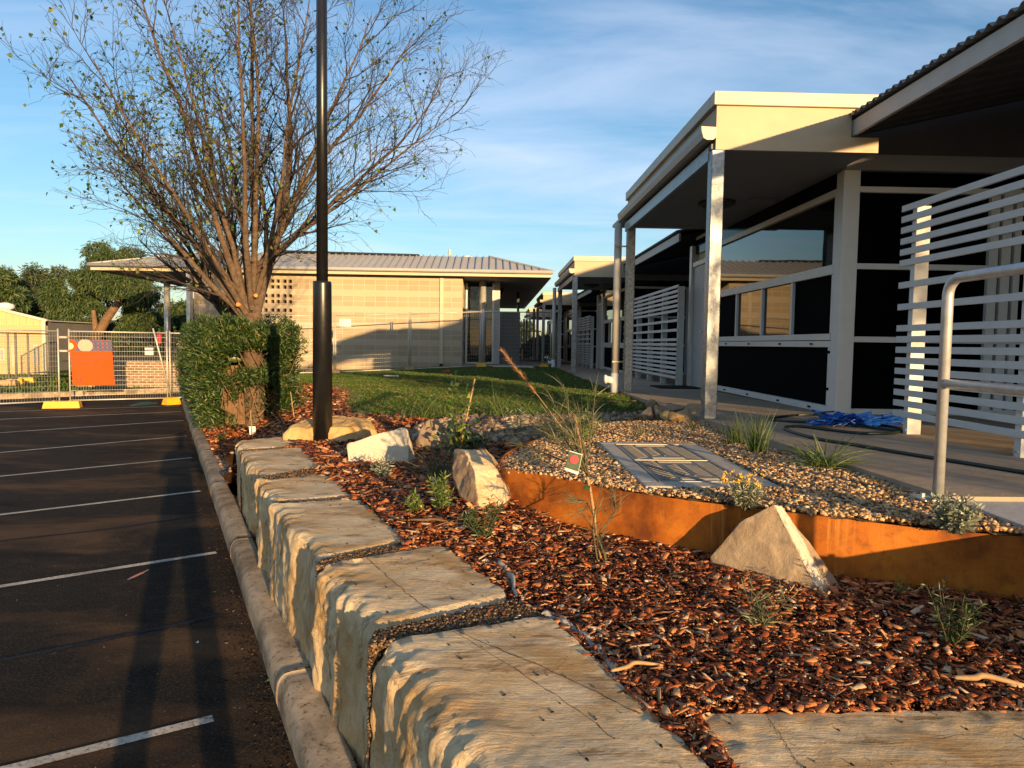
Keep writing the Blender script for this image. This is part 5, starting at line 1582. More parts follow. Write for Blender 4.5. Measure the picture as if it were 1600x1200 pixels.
mb = MB(); mb.box((xe - .10, ys_ - .05, -.1), (xe + .03, ys_ - .002, zeav)); mb.beam((xe + .1, ys_ - .07, zeav - .02), (xr, ys_ - .07, zrd), .06, .10); mb.build('trim', M['shedtrim'], sh)
for pa, pb in (((53, 539), (60, 569)), ((0, 545), (8, 563)), ((19, 540), (23, 572))):
    a = gy(*pa, ys_); b = gy(*pb, ys_)
    mb = MB(); mb.box((a.x, ys_ - .04, b.z), (b.x, ys_ - .003, a.z)); wn_ = mb.build('window_frame', M['shedtrim'], sh)
    mb = MB(); mb.box((a.x + .03, ys_ - .045, b.z + .03), (b.x - .03, ys_ - .036, a.z - .03)); mb.build('pane', M['gutter'], wn_)
vp = gy(9, 481, 32); mb = MB(); mb.tube([(vp.x, 32, vp.z - .35), (vp.x, 32, vp.z - .08), (vp.x, 32, vp.z), (vp.x, 32, vp.z + .15), (vp.x, 32, vp.z + .24)], [.2, .2, .36, .34, .1], 14); mb.build('roof_vent', M['pvc_white'], sh, True)
# inner fence of the shed yard
yb0 = gp(-60, 600, .14); yb1 = gp(75, 588, .14)
yf = thing('yard_fence', 'dark wire yard fence in front of the cream shed', 'fence', yb0)
mb = MB()
for px in (-40, 14, 26, 45, 76):
    p = gp(px, 588 + (76 - px) * .11, .13); mb = MB(); mb.tube([p, p + Vector((0, 0, 1.75))], .035, 8); mb.build('post', M['shedside'], yf, True)
pL = gp(-40, 600.8, .13); pR = gp(76, 588, .13)
mb = MB(); mb.tube([pL + Vector((0, 0, 1.72)), pR + Vector((0, 0, 1.72))], .025, 6); mb.tube([pL + Vector((0, 0, .05)), pR + Vector((0, 0, .05))], .02, 6); mb.build('rails', M['shedside'], yf, True)
mb = MB()
for k in range(60):
    p = pL.lerp(pR, k / 60); mb.tube([p, p + Vector((0, 0, 1.7))], .003, 3, False)
for k in range(1, 9):
    mb.tube([pL + Vector((0, 0, .2 * k)), pR + Vector((0, 0, .2 * k))], .003, 3, False)
mb.build('wire_mesh', M['wire'], yf)
for px, lb in ((13, 'grey foot of the shed yard fence, leftmost'), (24, 'smaller yellow foot of the shed yard fence'), (42, 'larger yellow foot of the shed yard fence')):
    p = gp(px, 602 - (px - 13) * .16, .13)
    foot('fence_weight', lb, (p.x, p.y, .12), .3, .5, .3, .18, 'cement_foot' if px == 13 else 'yellow', FG)
# brick retaining wall with a black picket fence
w0 = gp(120, 615, .0); w1 = gp(300, 611, 0)
w0 = Vector((-13.5, 22.7, 0)); w1 = Vector((-9.0, 23.2, 0))
wd_ = (w1 - w0).normalized()
bw = MB(); wn2 = Vector((-wd_.y, wd_.x, 0))
def wallbox(mb, a, b, th_, z0, z1):
    n2 = Vector((-(b - a).normalized().y, (b - a).normalized().x, 0)) * th_
    mb.add([(a.x, a.y, z0), (b.x, b.y, z0), (b.x + n2.x, b.y + n2.y, z0), (a.x + n2.x, a.y + n2.y, z0), (a.x, a.y, z1), (b.x, b.y, z1), (b.x + n2.x, b.y + n2.y, z1), (a.x + n2.x, a.y + n2.y, z1)],
           [(0, 3, 2, 1), (4, 5, 6, 7), (0, 1, 5, 4), (1, 2, 6, 5), (2, 3, 7, 6), (3, 0, 4, 7)])
wallbox(bw, w0, w1, .25, -.1, .93)
bwo = bw.build('brick_wall', M['brick']); tag(bwo, 'low brown brick retaining wall behind the orange sign fence panel', 'wall')
mb = MB(); wallbox(mb, w0 - wn2 * .02, w1 - wn2 * .02, .29, .93, .985); mb.build('coping', M['brick'], bwo)
pf = thing('picket_fence', 'black steel picket fence on top of the brick wall', 'fence', w0 + Vector((0, 0, .985)))
mb = MB()
n_ = 46
for k in range(n_ + 1):
    p = w0.lerp(w1, k / n_) + wn2 * .12; mb.box((p.x - .012, p.y - .012, .986), (p.x + .012, p.y + .012, 1.92))
mb.build('pickets', M['fencepost'], pf)
mb = MB()
for z in (1.10, 1.80): mb.beam(w0 + wn2 * .12 + Vector((0, 0, z)), w1 + wn2 * .12 + Vector((0, 0, z)), .03, .035)
mb.build('rails', M['fencepost'], pf)
q_ = gy(227, 548, 22.9)
tag(MB().box((q_.x, 22.86, q_.z - .14), (q_.x + .28, 22.868, q_.z + .10)).build('notice', M['paper']), 'white notice on the black picket fence above the brick wall', 'notice')
q_ = gy(246, 530, 22.9)
tag(MB().box((q_.x, 22.86, q_.z - .14), (q_.x + .14, 22.868, q_.z + .16)).build('red_sign', M['redink']), 'small red sign on the black picket fence near the hedge', 'sign')
quadsheet('upper_yard', [(w0.x - 1, w0.y + .3, .92), (w1.x, w1.y + .3, .92), (w1.x + 1, 45, .92), (w0.x - 8, 45, .92)], M['ground'])

# ================================================================== TREES
def leafmesh(name, P, D, L, W, m, parent=None, kind=None):
    """folded lance-shaped leaves: two quads meeting at the midrib would be ideal; one bent quad reads the same at this size"""
    n = len(P)
    D = D / (np.linalg.norm(D, axis=1)[:, None] + 1e-9)
    s = np.cross(D, rng.normal(0, 1, (n, 3))); s /= np.linalg.norm(s, axis=1)[:, None] + 1e-9
    u = np.cross(s, D)
    A = P; T = P + D * L[:, None] - u * (L * .08)[:, None]
    B = P + D * (L * .45)[:, None] + s * (W / 2)[:, None] + u * (W * .25)[:, None]
    C = P + D * (L * .45)[:, None] - s * (W / 2)[:, None] + u * (W * .25)[:, None]
    Mi = P + D * (L * .45)[:, None]
    V = np.stack([A, B, T, C, Mi], 1).reshape(-1, 3)
    b = (np.arange(n) * 5)[:, None]
    Fc = np.concatenate([b + np.array([[0, 1, 2, 4]]), b + np.array([[0, 4, 2, 3]])])
    o = big(name, V, Fc, m, parent)
    if kind: o['kind'] = kind
    return o
def branch_tree(name, label, base, forks, seed, ntw, parentgroup, height=1.0, zfork=2.05, lean=0.0, dense=1.0):
    random.seed(seed)
    t = thing(name, label, 'tree', base, parentgroup)
    bx, by, bz = base
    trunk = MB(); mid = MB(); tw = MB()
    tips = []
    def seg(p, d, L, r, lvl):
        n = {0: 9, 1: 6, 2: 4, 3: 3}[lvl]
        pts = [p]; rs = [r]; dirs = [d]
        wob = {0: .07, 1: .14, 2: .22, 3: .30}[lvl]
        up = {0: .035, 1: .05, 2: .035, 3: .02}[lvl]
        for i in range(n):
            d = (d + Vector((random.gauss(0, wob), random.gauss(0, wob), random.gauss(0, wob * .6) + up))).normalized()
            p = p + d * (L / n)
            pts.append(p); rs.append(max(r * (1 - .86 * (i + 1) / n), .0022)); dirs.append(d)
        (trunk if lvl == 0 else (mid if lvl == 1 else tw)).tube(pts, rs, {0: 8, 1: 6, 2: 4, 3: 3}[lvl], False)
        if lvl == 3:
            tips.append((pts[-1], dirs[-1])); tips.append((pts[-2], dirs[-2])); return
        nc = {0: int(15 * dense), 1: int(8 * dense), 2: int(4.6 * dense + random.random())}[lvl]
        for k in range(nc):
            u = (.16 + .82 * (k + random.random()) / nc) if lvl == 0 else (.12 + .86 * (k + random.random()) / nc)
            i = min(int(u * n), n - 1); f_ = u * n - i
            q = pts[i].lerp(pts[i + 1], f_); dd = dirs[i + 1]
            az = random.random() * 2 * PI
            o1 = dd.orthogonal().normalized(); o2 = dd.cross(o1)
            ang = R_(random.uniform(20, 50))
            nd = (dd * math.cos(ang) + (o1 * math.cos(az) + o2 * math.sin(az)) * math.sin(ang)).normalized()
            LL = {0: random.uniform(.9, 2.1) * (1.15 - .55 * u), 1: random.uniform(.35, .85) * (1.1 - .4 * u), 2: random.uniform(.13, .36)}[lvl] * height
            rr = max(rs[i] * random.uniform(.34, .52), {0: .010, 1: .0048, 2: .0030}[lvl])
            seg(q, nd, LL, rr, lvl + 1)
    trunk.tube([(bx - lean * .1, by, bz - .15), (bx, by, bz + .05), (bx + lean * .3, by, bz + .6), (bx + lean * .8, by, zfork - .25), (bx + lean, by, zfork + .1)], [.20, .165, .148, .155, .16], 16, False)
    f0 = Vector((bx + lean, by, zfork))
    for (az, el, L, r, dz_) in forks:
        d = Vector((math.sin(az) * math.cos(el), -math.cos(az) * math.cos(el), math.sin(el)))
        q = f0 + Vector((math.sin(az) * .06, -math.cos(az) * .06, dz_ - .08))
        seg(q, d, L * height, r, 0)
    tr = trunk.build('trunk', M['bark'], t, True)
    mid.build('branches', M['twig'], t, True)
    tw.build('twigs', M['twig'], t)
    return t, tips
tb0 = gp(397, 655, .42)
# azimuth 0 = towards the camera, +90 = to the right of the picture
fk = []
random.seed(21)
for az, el, L, r, dz_ in [(-95, 50, 4.0, .075, .0), (-75, 56, 5.0, .085, .05), (-110, 67, 5.2, .08, .15), (-30, 50, 4.6, .07, .1), (-60, 70, 5.8, .085, .2), (20, 66, 5.4, .075, .25), (85, 74, 6.0, .105, .15), (70, 55, 5.2, .07, .55), (98, 38, 5.6, .062, .85), (82, 30, 4.6, .05, .95), (150, 62, 5.2, .07, .2), (-150, 64, 5.2, .07, .2), (-175, 80, 6.0, .08, .3), (110, 62, 5.6, .075, .7), (60, 34, 3.6, .045, .8), (-60, 42, 3.4, .045, .4), (40, 78, 6.0, .07, .5), (-85, 70, 5.8, .07, .1), (60, 66, 5.6, .065, .35), (-100, 40, 2.7, .04, .45)]:
    fk.append((R_(az), R_(min(el + 3, 84)), L * .88, r * .74, dz_))
tree, tips = branch_tree('bare_tree', 'nearly leafless tree with many upright branches growing out of the clipped hedge', tb0, fk, 5, 1, None, 1.0, 2.05, -.02, .92)
random.seed(8)
sel = random.sample(tips, min(len(tips), 3600))
sel = [s for s in sel if (s[0].x < -3.6 or random.random() < .35) ]
P = np.array([tuple(s[0]) for s in sel]); n = len(P)
P = P + rng.normal(0, .02, P.shape)
leafmesh('leaves', P, rng.normal(0, 1, (n, 3)) + np.array([0, 0, -.5]), .05 + .04 * rng.random(n), .045 + .025 * rng.random(n), M['treeleaf'], tree)
# pruning cuts
mb = MB()
for px, py in ((373, 476), (399, 462)):
    q = gy(px, py, tb0.y - .22); mb.disc(q, (-.1 if px < 380 else .7, -1, .1), .034 if px < 380 else .03, .05, 14)
mb.build('pruning_cut', M['cut'], tree)
b2 = Vector((*st(1.35, 16.2), .42))
fk2 = [(R_(a), R_(e), L, r, z) for a, e, L, r, z in [(-95, 45, 3.6, .07, 0), (-60, 60, 4.2, .07, .1), (30, 62, 4.0, .06, .1), (90, 62, 4.2, .07, .2), (160, 60, 4.0, .06, .2), (-140, 62, 4.0, .06, .1), (0, 80, 4.5, .07, .3), (-90, 28, 3.0, .045, .3), (-20, 40, 3.2, .05, .2)]]
tree2, tips2 = branch_tree('bare_tree', 'darker leafless tree further back in the hedge, behind the main bare tree', b2, fk2, 9, 1, None, .8, 2.2, .05, .8)
for c in tree2.children:
    if c.name.startswith('trunk'): c.data.materials[0] = M['bark_dark']

# hedge
hd_ = thing('clipped_hedge', 'dense green clipped hedge around the base of the bare tree along the kerb', 'hedge', (*st(1.3, 11.6), .4))
def hedge_pts(n, depth):
    """points in a shell of the hedge, in kerb coordinates"""
    out_ = []
    face = rng.choice(4, n, p=[.34, .30, .28, .08])
    t0, t1, s0, s1, zt_ = 11.35, 21.0, .46, 2.0, 1.96
    tt_ = t0 + (t1 - t0) * rng.random(n) ** 1.7; ss_ = s0 + (s1 - s0) * rng.random(n); z_ = .35 + (zt_ - .35) * rng.random(n) ** .85
    din = rng.random(n) ** 1.6 * depth
    tt_ = np.where(face == 0, t0 + din, tt_)
    ss_ = np.where(face == 1, s0 + din, ss_); ss_ = np.where(face == 3, s1 - din, ss_)
    z_ = np.where(face == 2, zt_ - din, z_)
    return ss_, tt_, z_, face
n = 46000
S_, T_, Z_, fc_ = hedge_pts(n, .38)
bul = np.array([noise.noise(Vector((a * 1.6, b * 1.3, c * 1.8))) for a, b, c in zip(S_, T_, Z_)])
round_ = np.where(fc_ == 0, .40 * (np.abs(S_ - 1.3) / .7) ** 2.2 + .16 * (np.maximum(0, Z_ - 1.4) / .55) ** 2, 0)
bu2 = np.array([noise.noise(Vector((a * 4.6, b * 4.1, c * 4.4))) for a, b, c in zip(S_, T_, Z_)])
bul = bul + .45 * bu2
T2 = T_ - bul * .30 * (fc_ == 0) + round_
S2 = S_ - bul * .26 * (fc_ == 1) + bul * .2 * (fc_ == 3)
Z2 = Z_ + bul * .22 * (fc_ == 2)
S2 = S2 + np.where((fc_ == 1), .14 * ((Z_ - 1.1) / .9) ** 2, 0)
# bare legs round the trunk at the near end
keep = ~((fc_ == 0) & (Z_ < .98 + .15 * bul) & (S_ > 1.04) & (S_ < 1.62) & (rng.random(n) > .05))
keep &= ~((fc_ == 0) & (Z_ < .75) & (S_ > 1.6) & (rng.random(n) > .4))
keep &= (bul > -.30)
S2, T2, Z2, fc2 = S2[keep], T2[keep], Z2[keep], fc_[keep]
X = S2 * NK[0] + T2 * UK[0]; Yh = S2 * NK[1] + T2 * UK[1]
nrm = np.zeros((len(X), 3))
nrm[fc2 == 0] = (-UK[0], -UK[1], .15); nrm[fc2 == 1] = (-NK[0], -NK[1], .15); nrm[fc2 == 2] = (0, 0, 1); nrm[fc2 == 3] = (NK[0], NK[1], .2)
D = nrm * .8 + rng.normal(0, .8, nrm.shape) + np.array([0, 0, .25])
leafmesh('foliage', np.column_stack([X, Yh, Z2]), D, .065 + .06 * rng.random(len(X)), .014 + .012 * rng.random(len(X)), M['hedge'], hd_)
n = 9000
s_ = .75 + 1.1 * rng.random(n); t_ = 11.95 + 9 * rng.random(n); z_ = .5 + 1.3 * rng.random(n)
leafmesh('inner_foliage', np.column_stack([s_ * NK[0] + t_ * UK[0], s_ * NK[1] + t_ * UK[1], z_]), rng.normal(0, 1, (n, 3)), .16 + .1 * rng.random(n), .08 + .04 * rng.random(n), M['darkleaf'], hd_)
n = 210
PP = []; DD = []
random.seed(15)
for i in range(n):
    k = random.randrange(len(X)); b_ = Vector((X[k], Yh[k], Z2[k])); d = (Vector(tuple(nrm[k])) + Vector((random.gauss(0, .5), random.gauss(0, .5), random.gauss(.35, .4)))).normalized()
    L = random.uniform(.08, .26)
    for j in range(13):
        q = b_ + d * L * j / 12; PP.append(tuple(q)); o1 = d.orthogonal(); o1.rotate(Matrix.Rotation(random.random() * 6.28, 3, d)); DD.append(tuple(d * .7 + o1 * .7))
PP = np.array(PP); DD = np.array(DD); n = len(PP)
leafmesh('new_shoots', PP, DD, .05 + .05 * rng.random(n), .012 + .010 * rng.random(n), M['hedge'], hd_)
st_mb = MB()
random.seed(5)
for i in range(46):
    a = Vector((*st(random.uniform(.9, 1.8), random.uniform(11.75, 12.6)), .38)); b = Vector((*st(random.uniform(.6, 2.0), random.uniform(11.4, 12.6)), random.uniform(.8, 1.8)))
    m_ = a.lerp(b, .5) + Vector((random.gauss(0, .08), random.gauss(0, .08), 0))
    st_mb.tube([a, m_, b], [.016, .011, .004], 5, False)
for i in range(5):
    a = Vector((*st(.95 + .05 * i, 11.85), .36)); b = Vector((*st(.8 + .07 * i, 12.0), 1.3)); st_mb.tube([a, a.lerp(b, .5) + Vector((.03, 0, 0)), b], [.045, .04, .03], 7, False)
st_mb.build('stems', M['limb'], hd_)

# leafy background trees
def crown_tree(name, label, base, blobs, nleaf, leaf_len, leaf_w, m, droop, trunk_pts, tr_r, tm, group, seed):
    t = thing(name, label, 'tree', base, group)
    random.seed(seed)
    mb = MB()
    for pts, r in zip(trunk_pts, tr_r): mb.tube(pts, r, 9, False)
    top = Vector(trunk_pts[0][-1])
    for (c, r) in blobs:
        if droop < .5 and random.random() < .75:
            c_ = Vector(c); mid_ = top.lerp(c_, .5) + Vector((random.gauss(0, .3), random.gauss(0, .3), .2))
            mb.tube([top + Vector((0, 0, -.2)), mid_, c_], [.09 * min(1, r * 1.2), .055 * min(1, r * 1.2), .02 * min(1, r)], 5, False)
    mb.build('trunk', tm, t, True)
    tot = sum(r ** 2 for _, r in blobs)
    PP = []; DD = []
    for (c, r) in blobs:
        k = max(20, int(nleaf * r ** 2 / tot))
        v = rng.normal(0, 1, (k, 3)); v /= np.linalg.norm(v, axis=1)[:, None]
        lump = np.array([noise.noise(Vector(tuple(q * 2.6)) + Vector(c)) for q in v])
        rad = r * (.72 + .42 * rng.random(k) + .45 * lump)
        PP.append(np.array(c) + v * rad[:, None] * np.array([1, 1, .85])); DD.append(v * (.7 if droop < .5 else .35) + np.array([0, 0, -droop]) + rng.normal(0, .45, (k, 3)))
    P = np.concatenate(PP); D = np.concatenate(DD); n = len(P)
    leafmesh('crown', P, D, leaf_len * (.6 + .8 * rng.random(n)), leaf_w * (.6 + .8 * rng.random(n)), m, t)
    return t
def blobset(px_list, Y, rpx, jit, seed, per=3):
    random.seed(seed); o = []
    for (px, py) in px_list:
        for _ in range(per):
            y = Y + random.uniform(-jit, jit)
            c = gy(px + random.uniform(-rpx, rpx) * .6, py + random.uniform(-rpx, rpx) * .6, y)
            o.append((tuple(c), rpx * random.uniform(.5, .95) * Y / F_PX))
    return o
F_PX = 1080.0
BG = 'trees beyond the left fences'
pb = gy(158, 566, 33); p1 = gy(150, 520, 33); p2 = gy(186, 472, 32.6); p3 = gy(146, 485, 33)
crown_tree('pepper_tree', 'tall drooping green tree with a pale lopped limb, behind the orange sign', (pb.x, 33, .6),
           blobset([(165, 405), (195, 400), (205, 430), (130, 440), (115, 465), (105, 490), (140, 470), (175, 450), (210, 470), (225, 495), (200, 500), (150, 510), (120, 515), (175, 520), (90, 455), (215, 450), (185, 425), (150, 430)], 34.5, 21, 1.6, 3, 3),
           46000, .24, .042, M['pepper'], .9, [[(pb.x, 33, .3), (pb.x - .1, 33, 1.0), tuple(p1)], [tuple(p1 - Vector((0, .05, .3))), tuple(p1.lerp(p2, .5)), tuple(p2)], [tuple(p1), tuple(p3)]], [[.30, .25, .22], [.22, .20, .17], [.15, .09]], M['limb'], BG, 2)
def far_tree(label, pxs, Y, rpx, seed, m, n, ll=.3, lw=.07, droop=.5, name='leafy_tree', per=3):
    bl = blobset(pxs, Y, rpx, 1.5, seed, per)
    cx = sum(c[0] for c, _ in bl) / len(bl); cz = sum(c[2] for c, _ in bl) / len(bl)
    crown_tree(name, label, (cx, Y, .3), bl, n, ll, lw, m, droop, [[(cx, Y, .0), (cx + .2, Y, cz * .55), (cx, Y, cz)]], [[.3, .22, .12]], M['bark_dark'], BG, seed)
far_tree('lighter airy tree between the shed roof and the tall drooping tree', [(45, 440), (60, 430), (75, 450), (40, 470), (65, 475), (90, 490), (30, 455), (80, 470), (50, 490), (85, 435)], 44, 15, 5, M['gum'], 9500, .30, .06)
far_tree('dark rounded tree at the left edge behind the shed roof', [(-10, 440), (8, 430), (15, 455), (-5, 470), (5, 480), (22, 470), (-20, 460)], 40, 17, 6, M['pepper'], 11000)
far_tree('dark tree under the wide eave left of the silver column', [(240, 500), (255, 485), (250, 515), (275, 505), (230, 520), (285, 490)], 42, 15, 7, M['pepper'], 9000)
far_tree('yellowish tree seen under the eave right of the silver column', [(290, 490), (305, 482), (300, 505), (315, 495), (283, 500)], 55, 11, 8, M['gum'], 5000, .4, .1)
far_tree('dark shrub mass behind the picket fence, below the tall drooping tree', [(175, 545), (200, 540), (225, 545), (250, 540), (270, 530), (150, 550), (215, 525), (240, 528), (130, 545), (190, 530)], 37, 15, 9, M['darkleaf'], 14000, .22, .08, .2, 'shrub')
far_tree('low dark trees along the horizon between the shed and the tall drooping tree', [(110, 520), (95, 510), (125, 530), (80, 505), (60, 500), (30, 490), (5, 495)], 48, 13, 10, M['pepper'], 9000)
far_tree('green shrub seen through the gap between the buildings', [(822, 548), (835, 540), (845, 550), (830, 560), (842, 565), (820, 565), (850, 535), (835, 552)], 40, 8, 12, M['pepper'], 6000, .22, .08, .2, 'shrub')
far_tree('small sunlit tree in the gap between the buildings', [(818, 522), (812, 515), (822, 512), (816, 530)], 75, 7, 13, M['gum'], 2500, .5, .15, .2)
far_tree('far tree line beyond the last entry of the building', [(860, 530), (870, 520), (880, 535), (850, 540)], 80, 8, 14, M['pepper'], 2500, .5, .16, .2)
bl = []  # unseen sparse tree added on the sun's path to dapple the near post
random.seed(77)
for k in range(24):
    bl.append(((8.75 + random.gauss(0, .55), -7.8 + random.gauss(0, .6), 3.9 + random.uniform(-1.6, 1.5)), random.uniform(.25, .45)))
crown_tree('leafy_tree', 'sparse young tree behind the photographer beside the near end of the building', (8.75, -7.8, .5), bl, 3400, .10, .05, M['treeleaf'], .3,
           [[(8.75, -7.8, .4), (8.78, -7.8, 1.6), (8.75, -7.8, 3.2)]], [[.06, .05, .03]], M['bark_dark'], None, 78)
mb = MB(); a = gy(808, 482, 40); b = gy(826, 528, 40); mb.tube([a, a.lerp(b, .5) + Vector((0, 0, -.15)), b], .012, 4); tag(mb.build('overhead_cable', M['black']), 'thin black overhead cable sloping down in the gap between the buildings', 'cable')

# ================================================================== GARDEN PLANTS
def gpt(px, py):                                     # point on the gravel
    p = gp(px, py, G_top); return Vector((p.x, p.y, float(gzg(p.x, p.y))))
def tuft(name, label, p, n, L, spread, m, wd=.005, droop=.6, lean=(0, 0), cat='plant', group=None, rad=.03):
    t = thing(name, label, cat, p, group)
    P = np.array(p)[None] + np.column_stack([rng.normal(0, rad, n), rng.normal(0, rad, n), np.zeros(n) - .01])
    D = np.column_stack([rng.normal(lean[0], spread, n), rng.normal(lean[1], spread, n), np.ones(n)])
    LL = L * (.45 + .6 * rng.random(n))
    blade_mesh(P, D, LL, wd * (.7 + .6 * rng.random(n)), droop * (.3 + rng.random(n)), m, 'leaves', t)
    return t
g_ = 'strappy grass tufts in the gravel'
tuft('strappy_grass', 'upright green grass tuft in the gravel beside the path, in front of the smaller tuft', gpt(1183, 708), 110, .40, .20, M['strap'], .006, .25, (.02, 0), 'grass tuft', g_)
tuft('strappy_grass', 'smaller green grass tuft partly behind the upright tuft, nearest the galvanised post', gpt(1152, 692), 60, .34, .20, M['strap'], .006, .3, (-.12, 0), 'grass tuft', g_)
tuft('strappy_grass', 'wide arching yellow green grass tuft in the gravel near the handrail', gpt(1287, 738), 120, .40, .62, M['strap'], .006, .75, (.05, 0), 'grass tuft', g_)
tuft('strappy_grass', 'short thin grass tuft in the gravel in front of the rock pile', gpt(1084, 668), 26, .17, .2, M['strap'], .005, .3, (0, 0), 'grass tuft', g_)
tuft('strappy_grass', 'short blue green grass tuft in the gravel behind the pit cover', gpt(996, 682), 36, .20, .16, M['greygrass'], .006, .2, (-.15, 0), 'grass tuft', g_)
tuft('grey_grass', 'grey green fine grass clump in the mulch left of the leaning rock', at(685, 752), 120, .46, .34, M['greygrass'], .0045, .6, (-.03, 0), 'grass tuft', 'fine grass clumps in the mulch')
tuft('grey_grass', 'small sparse grey grass clump in front of the brown rock', at(650, 742), 40, .28, .45, M['greygrass'], .004, .8, (0, 0), 'grass tuft', 'fine grass clumps in the mulch')
for px, py, n, L, lb in [(552, 628, 60, .42, 'grass clump at the left tip of the lawn beside the red mulch path'), (528, 612, 50, .38, 'grass clump right of the lamp post at the far lawn edge'), (660, 650, 46, .5, 'tall thin grass clump at the lawn edge behind the pale rock'), (690, 650, 40, .5, 'thin grass clump at the lawn edge behind the brown rock'), (780, 650, 40, .55, 'thin grass clump at the lawn edge behind the silver stalk'), (430, 640, 50, .5, 'dry grass clump in the mulch right of the trunk of the bare tree'), (560, 655, 30, .38, 'dark grass clump in the mulch behind the golden rock'), (625, 656, 30, .3, 'small dark grass clump between golden rock and brown rock'), (1010, 655, 16, .22, 'tiny grass clump left of the rock pile')]:
    tuft('fine_grass', lb, at(px, py), n, L, .4, M['greygrass'] if py != 650 else M['strap'], .004, .55, (0, 0), 'grass tuft', 'fine grass clumps round the lawn', .05)

M['sprig'] = simple('green_brown_stem', (.07, .065, .025), .7, 0, .3, 20)
def shrub(name, label, p, nst, H, spread, m, ll, lw, per=16, stem='sprig', sr=.0028, lean=(0, 0), cat='shrub', group=None, seed=1, base=.15, lean_leaf=.5):
    random.seed(seed)
    t = thing(name, label, cat, p, group)
    mb = MB(); PP = []; DD = []
    p = Vector(p)
    for i in range(nst):
        a = random.random() * 2 * PI; sp_ = spread * random.random() ** .6
        d = Vector((math.cos(a) * sp_ + lean[0], math.sin(a) * sp_ + lean[1], 1)).normalized()
        L = H * random.uniform(.55, 1.05)
        q = p + Vector((random.gauss(0, .012), random.gauss(0, .012), -.01)); pts = [q]
        for k in range(5):
            d = (d + Vector((random.gauss(0, .13), random.gauss(0, .13), .05))).normalized(); q = q + d * L / 5; pts.append(q)
        mb.tube(pts, [sr * (1 - .13 * k) for k in range(6)], 5, False)
        for k in range(per):
            u = base + (1 - base) * (k + random.random()) / per
            j = min(int(u * 5), 4); qq = pts[j].lerp(pts[j + 1], u * 5 - j)
            dd = (pts[j + 1] - pts[j]).normalized()
            o1 = dd.orthogonal(); o1.rotate(Matrix.Rotation(random.random() * 6.28, 3, dd))
            PP.append(tuple(qq)); DD.append(tuple(dd * lean_leaf + o1 * .8))
        PP.append(tuple(pts[-1])); DD.append(tuple(d))
    mb.build('stems', M[stem], t, True)
    n = len(PP)
    leafmesh('leaves', np.array(PP), np.array(DD), 1.25 * ll * (.65 + .6 * rng.random(n)), 1.35 * lw * (.7 + .5 * rng.random(n)), m, t)
    return t, t
shrub('small_shrub', 'small bright green shrub with a yellow plant tag in front of the leaning rock', at(690, 800), 12, .24, .5, M['fresh'], .035, .007, 26, seed=3, group='young shrubs in the mulch')
shrub('small_shrub', 'tiny yellow green shrub left of the yellow plant tag', at(645, 803), 7, .13, .5, M['fresh'], .032, .008, 22, seed=4, group='young shrubs in the mulch')
shrub('small_shrub', 'sparse dark green fine leaved shrub below the pale face of the leaning rock', at(757, 846), 14, .24, .55, M['darkleaf'], .024, .007, 24, seed=5, group='young shrubs in the mulch')
shrub('small_shrub', 'low grey green shrub with yellowish tips at the foot of the pale rock', at(598, 748), 16, .17, .8, M['silver'], .035, .008, 18, seed=6, group='young shrubs in the mulch')
shrub('small_shrub', 'dark green feathery shrub in the mulch at the right edge of the picture', at(1485, 1015), 13, .23, .75, M['darkleaf'], .024, .004, 40, seed=7, lean=(.05, .1), group='young shrubs in the mulch')
shrub('small_shrub', 'low sparse grey green seedling in the mulch left of the dark feathery shrub', at(1185, 985), 7, .15, .8, M['greygrass'], .06, .006, 12, seed=8, group='young shrubs in the mulch')
shrub('small_shrub', 'tiny green seedling at the foot of the rusty edging, right of the triangular rock', at(1412, 935), 3, .10, .3, M['fresh'], .025, .005, 14, seed=9, group='young shrubs in the mulch')
shrub('small_shrub', 'yellow green bushy shrub in the gravel left of the pit cover', gpt(915, 690), 13, .26, .5, M['fresh'], .03, .007, 26, seed=10)
shrub('small_shrub', 'pale silver spiky stalk plant among the river pebbles', at(812, 684), 9, .30, .4, M['silver'], .06, .007, 16, 'sprig', seed=11)
shrub('small_shrub', 'small dark weed in the mulch beside the kerb near the hedge', at(348, 690), 6, .14, .6, M['darkleaf'], .05, .008, 12, seed=12)
sh1, _ = shrub('flowering_shrub', 'silver leaved shrub with small yellow flowers at the near corner of the pit cover', gpt(1165, 794), 60, .135, .62, M['silver'], .026, .005, 24, seed=13)
random.seed(13)
fl = gpt(1165, 792); P = []
for i in range(26):
    a = random.random() * 6.28; r = .115 * random.random() ** .6
    c = Vector(fl) + Vector((r * math.cos(a) - .03, r * math.sin(a), random.uniform(.10, .165)))
    for k in range(10): P.append(tuple(c + Vector((random.gauss(0, .007), random.gauss(0, .007), random.gauss(0, .004)))))
n = len(P); leafmesh('flowers', np.array(P), rng.normal(0, 1, (n, 3)) + np.array([0, 0, 1.]), np.full(n, .013), np.full(n, .009), M['flower'], sh1)
shrub('silver_shrub', 'silver leaved creeping plant hanging over the rusty edging near the ramp', gpt(1490, 832), 34, .16, 1.1, M['silver'], .026, .010, 30, seed=14, lean=(0, -.1))
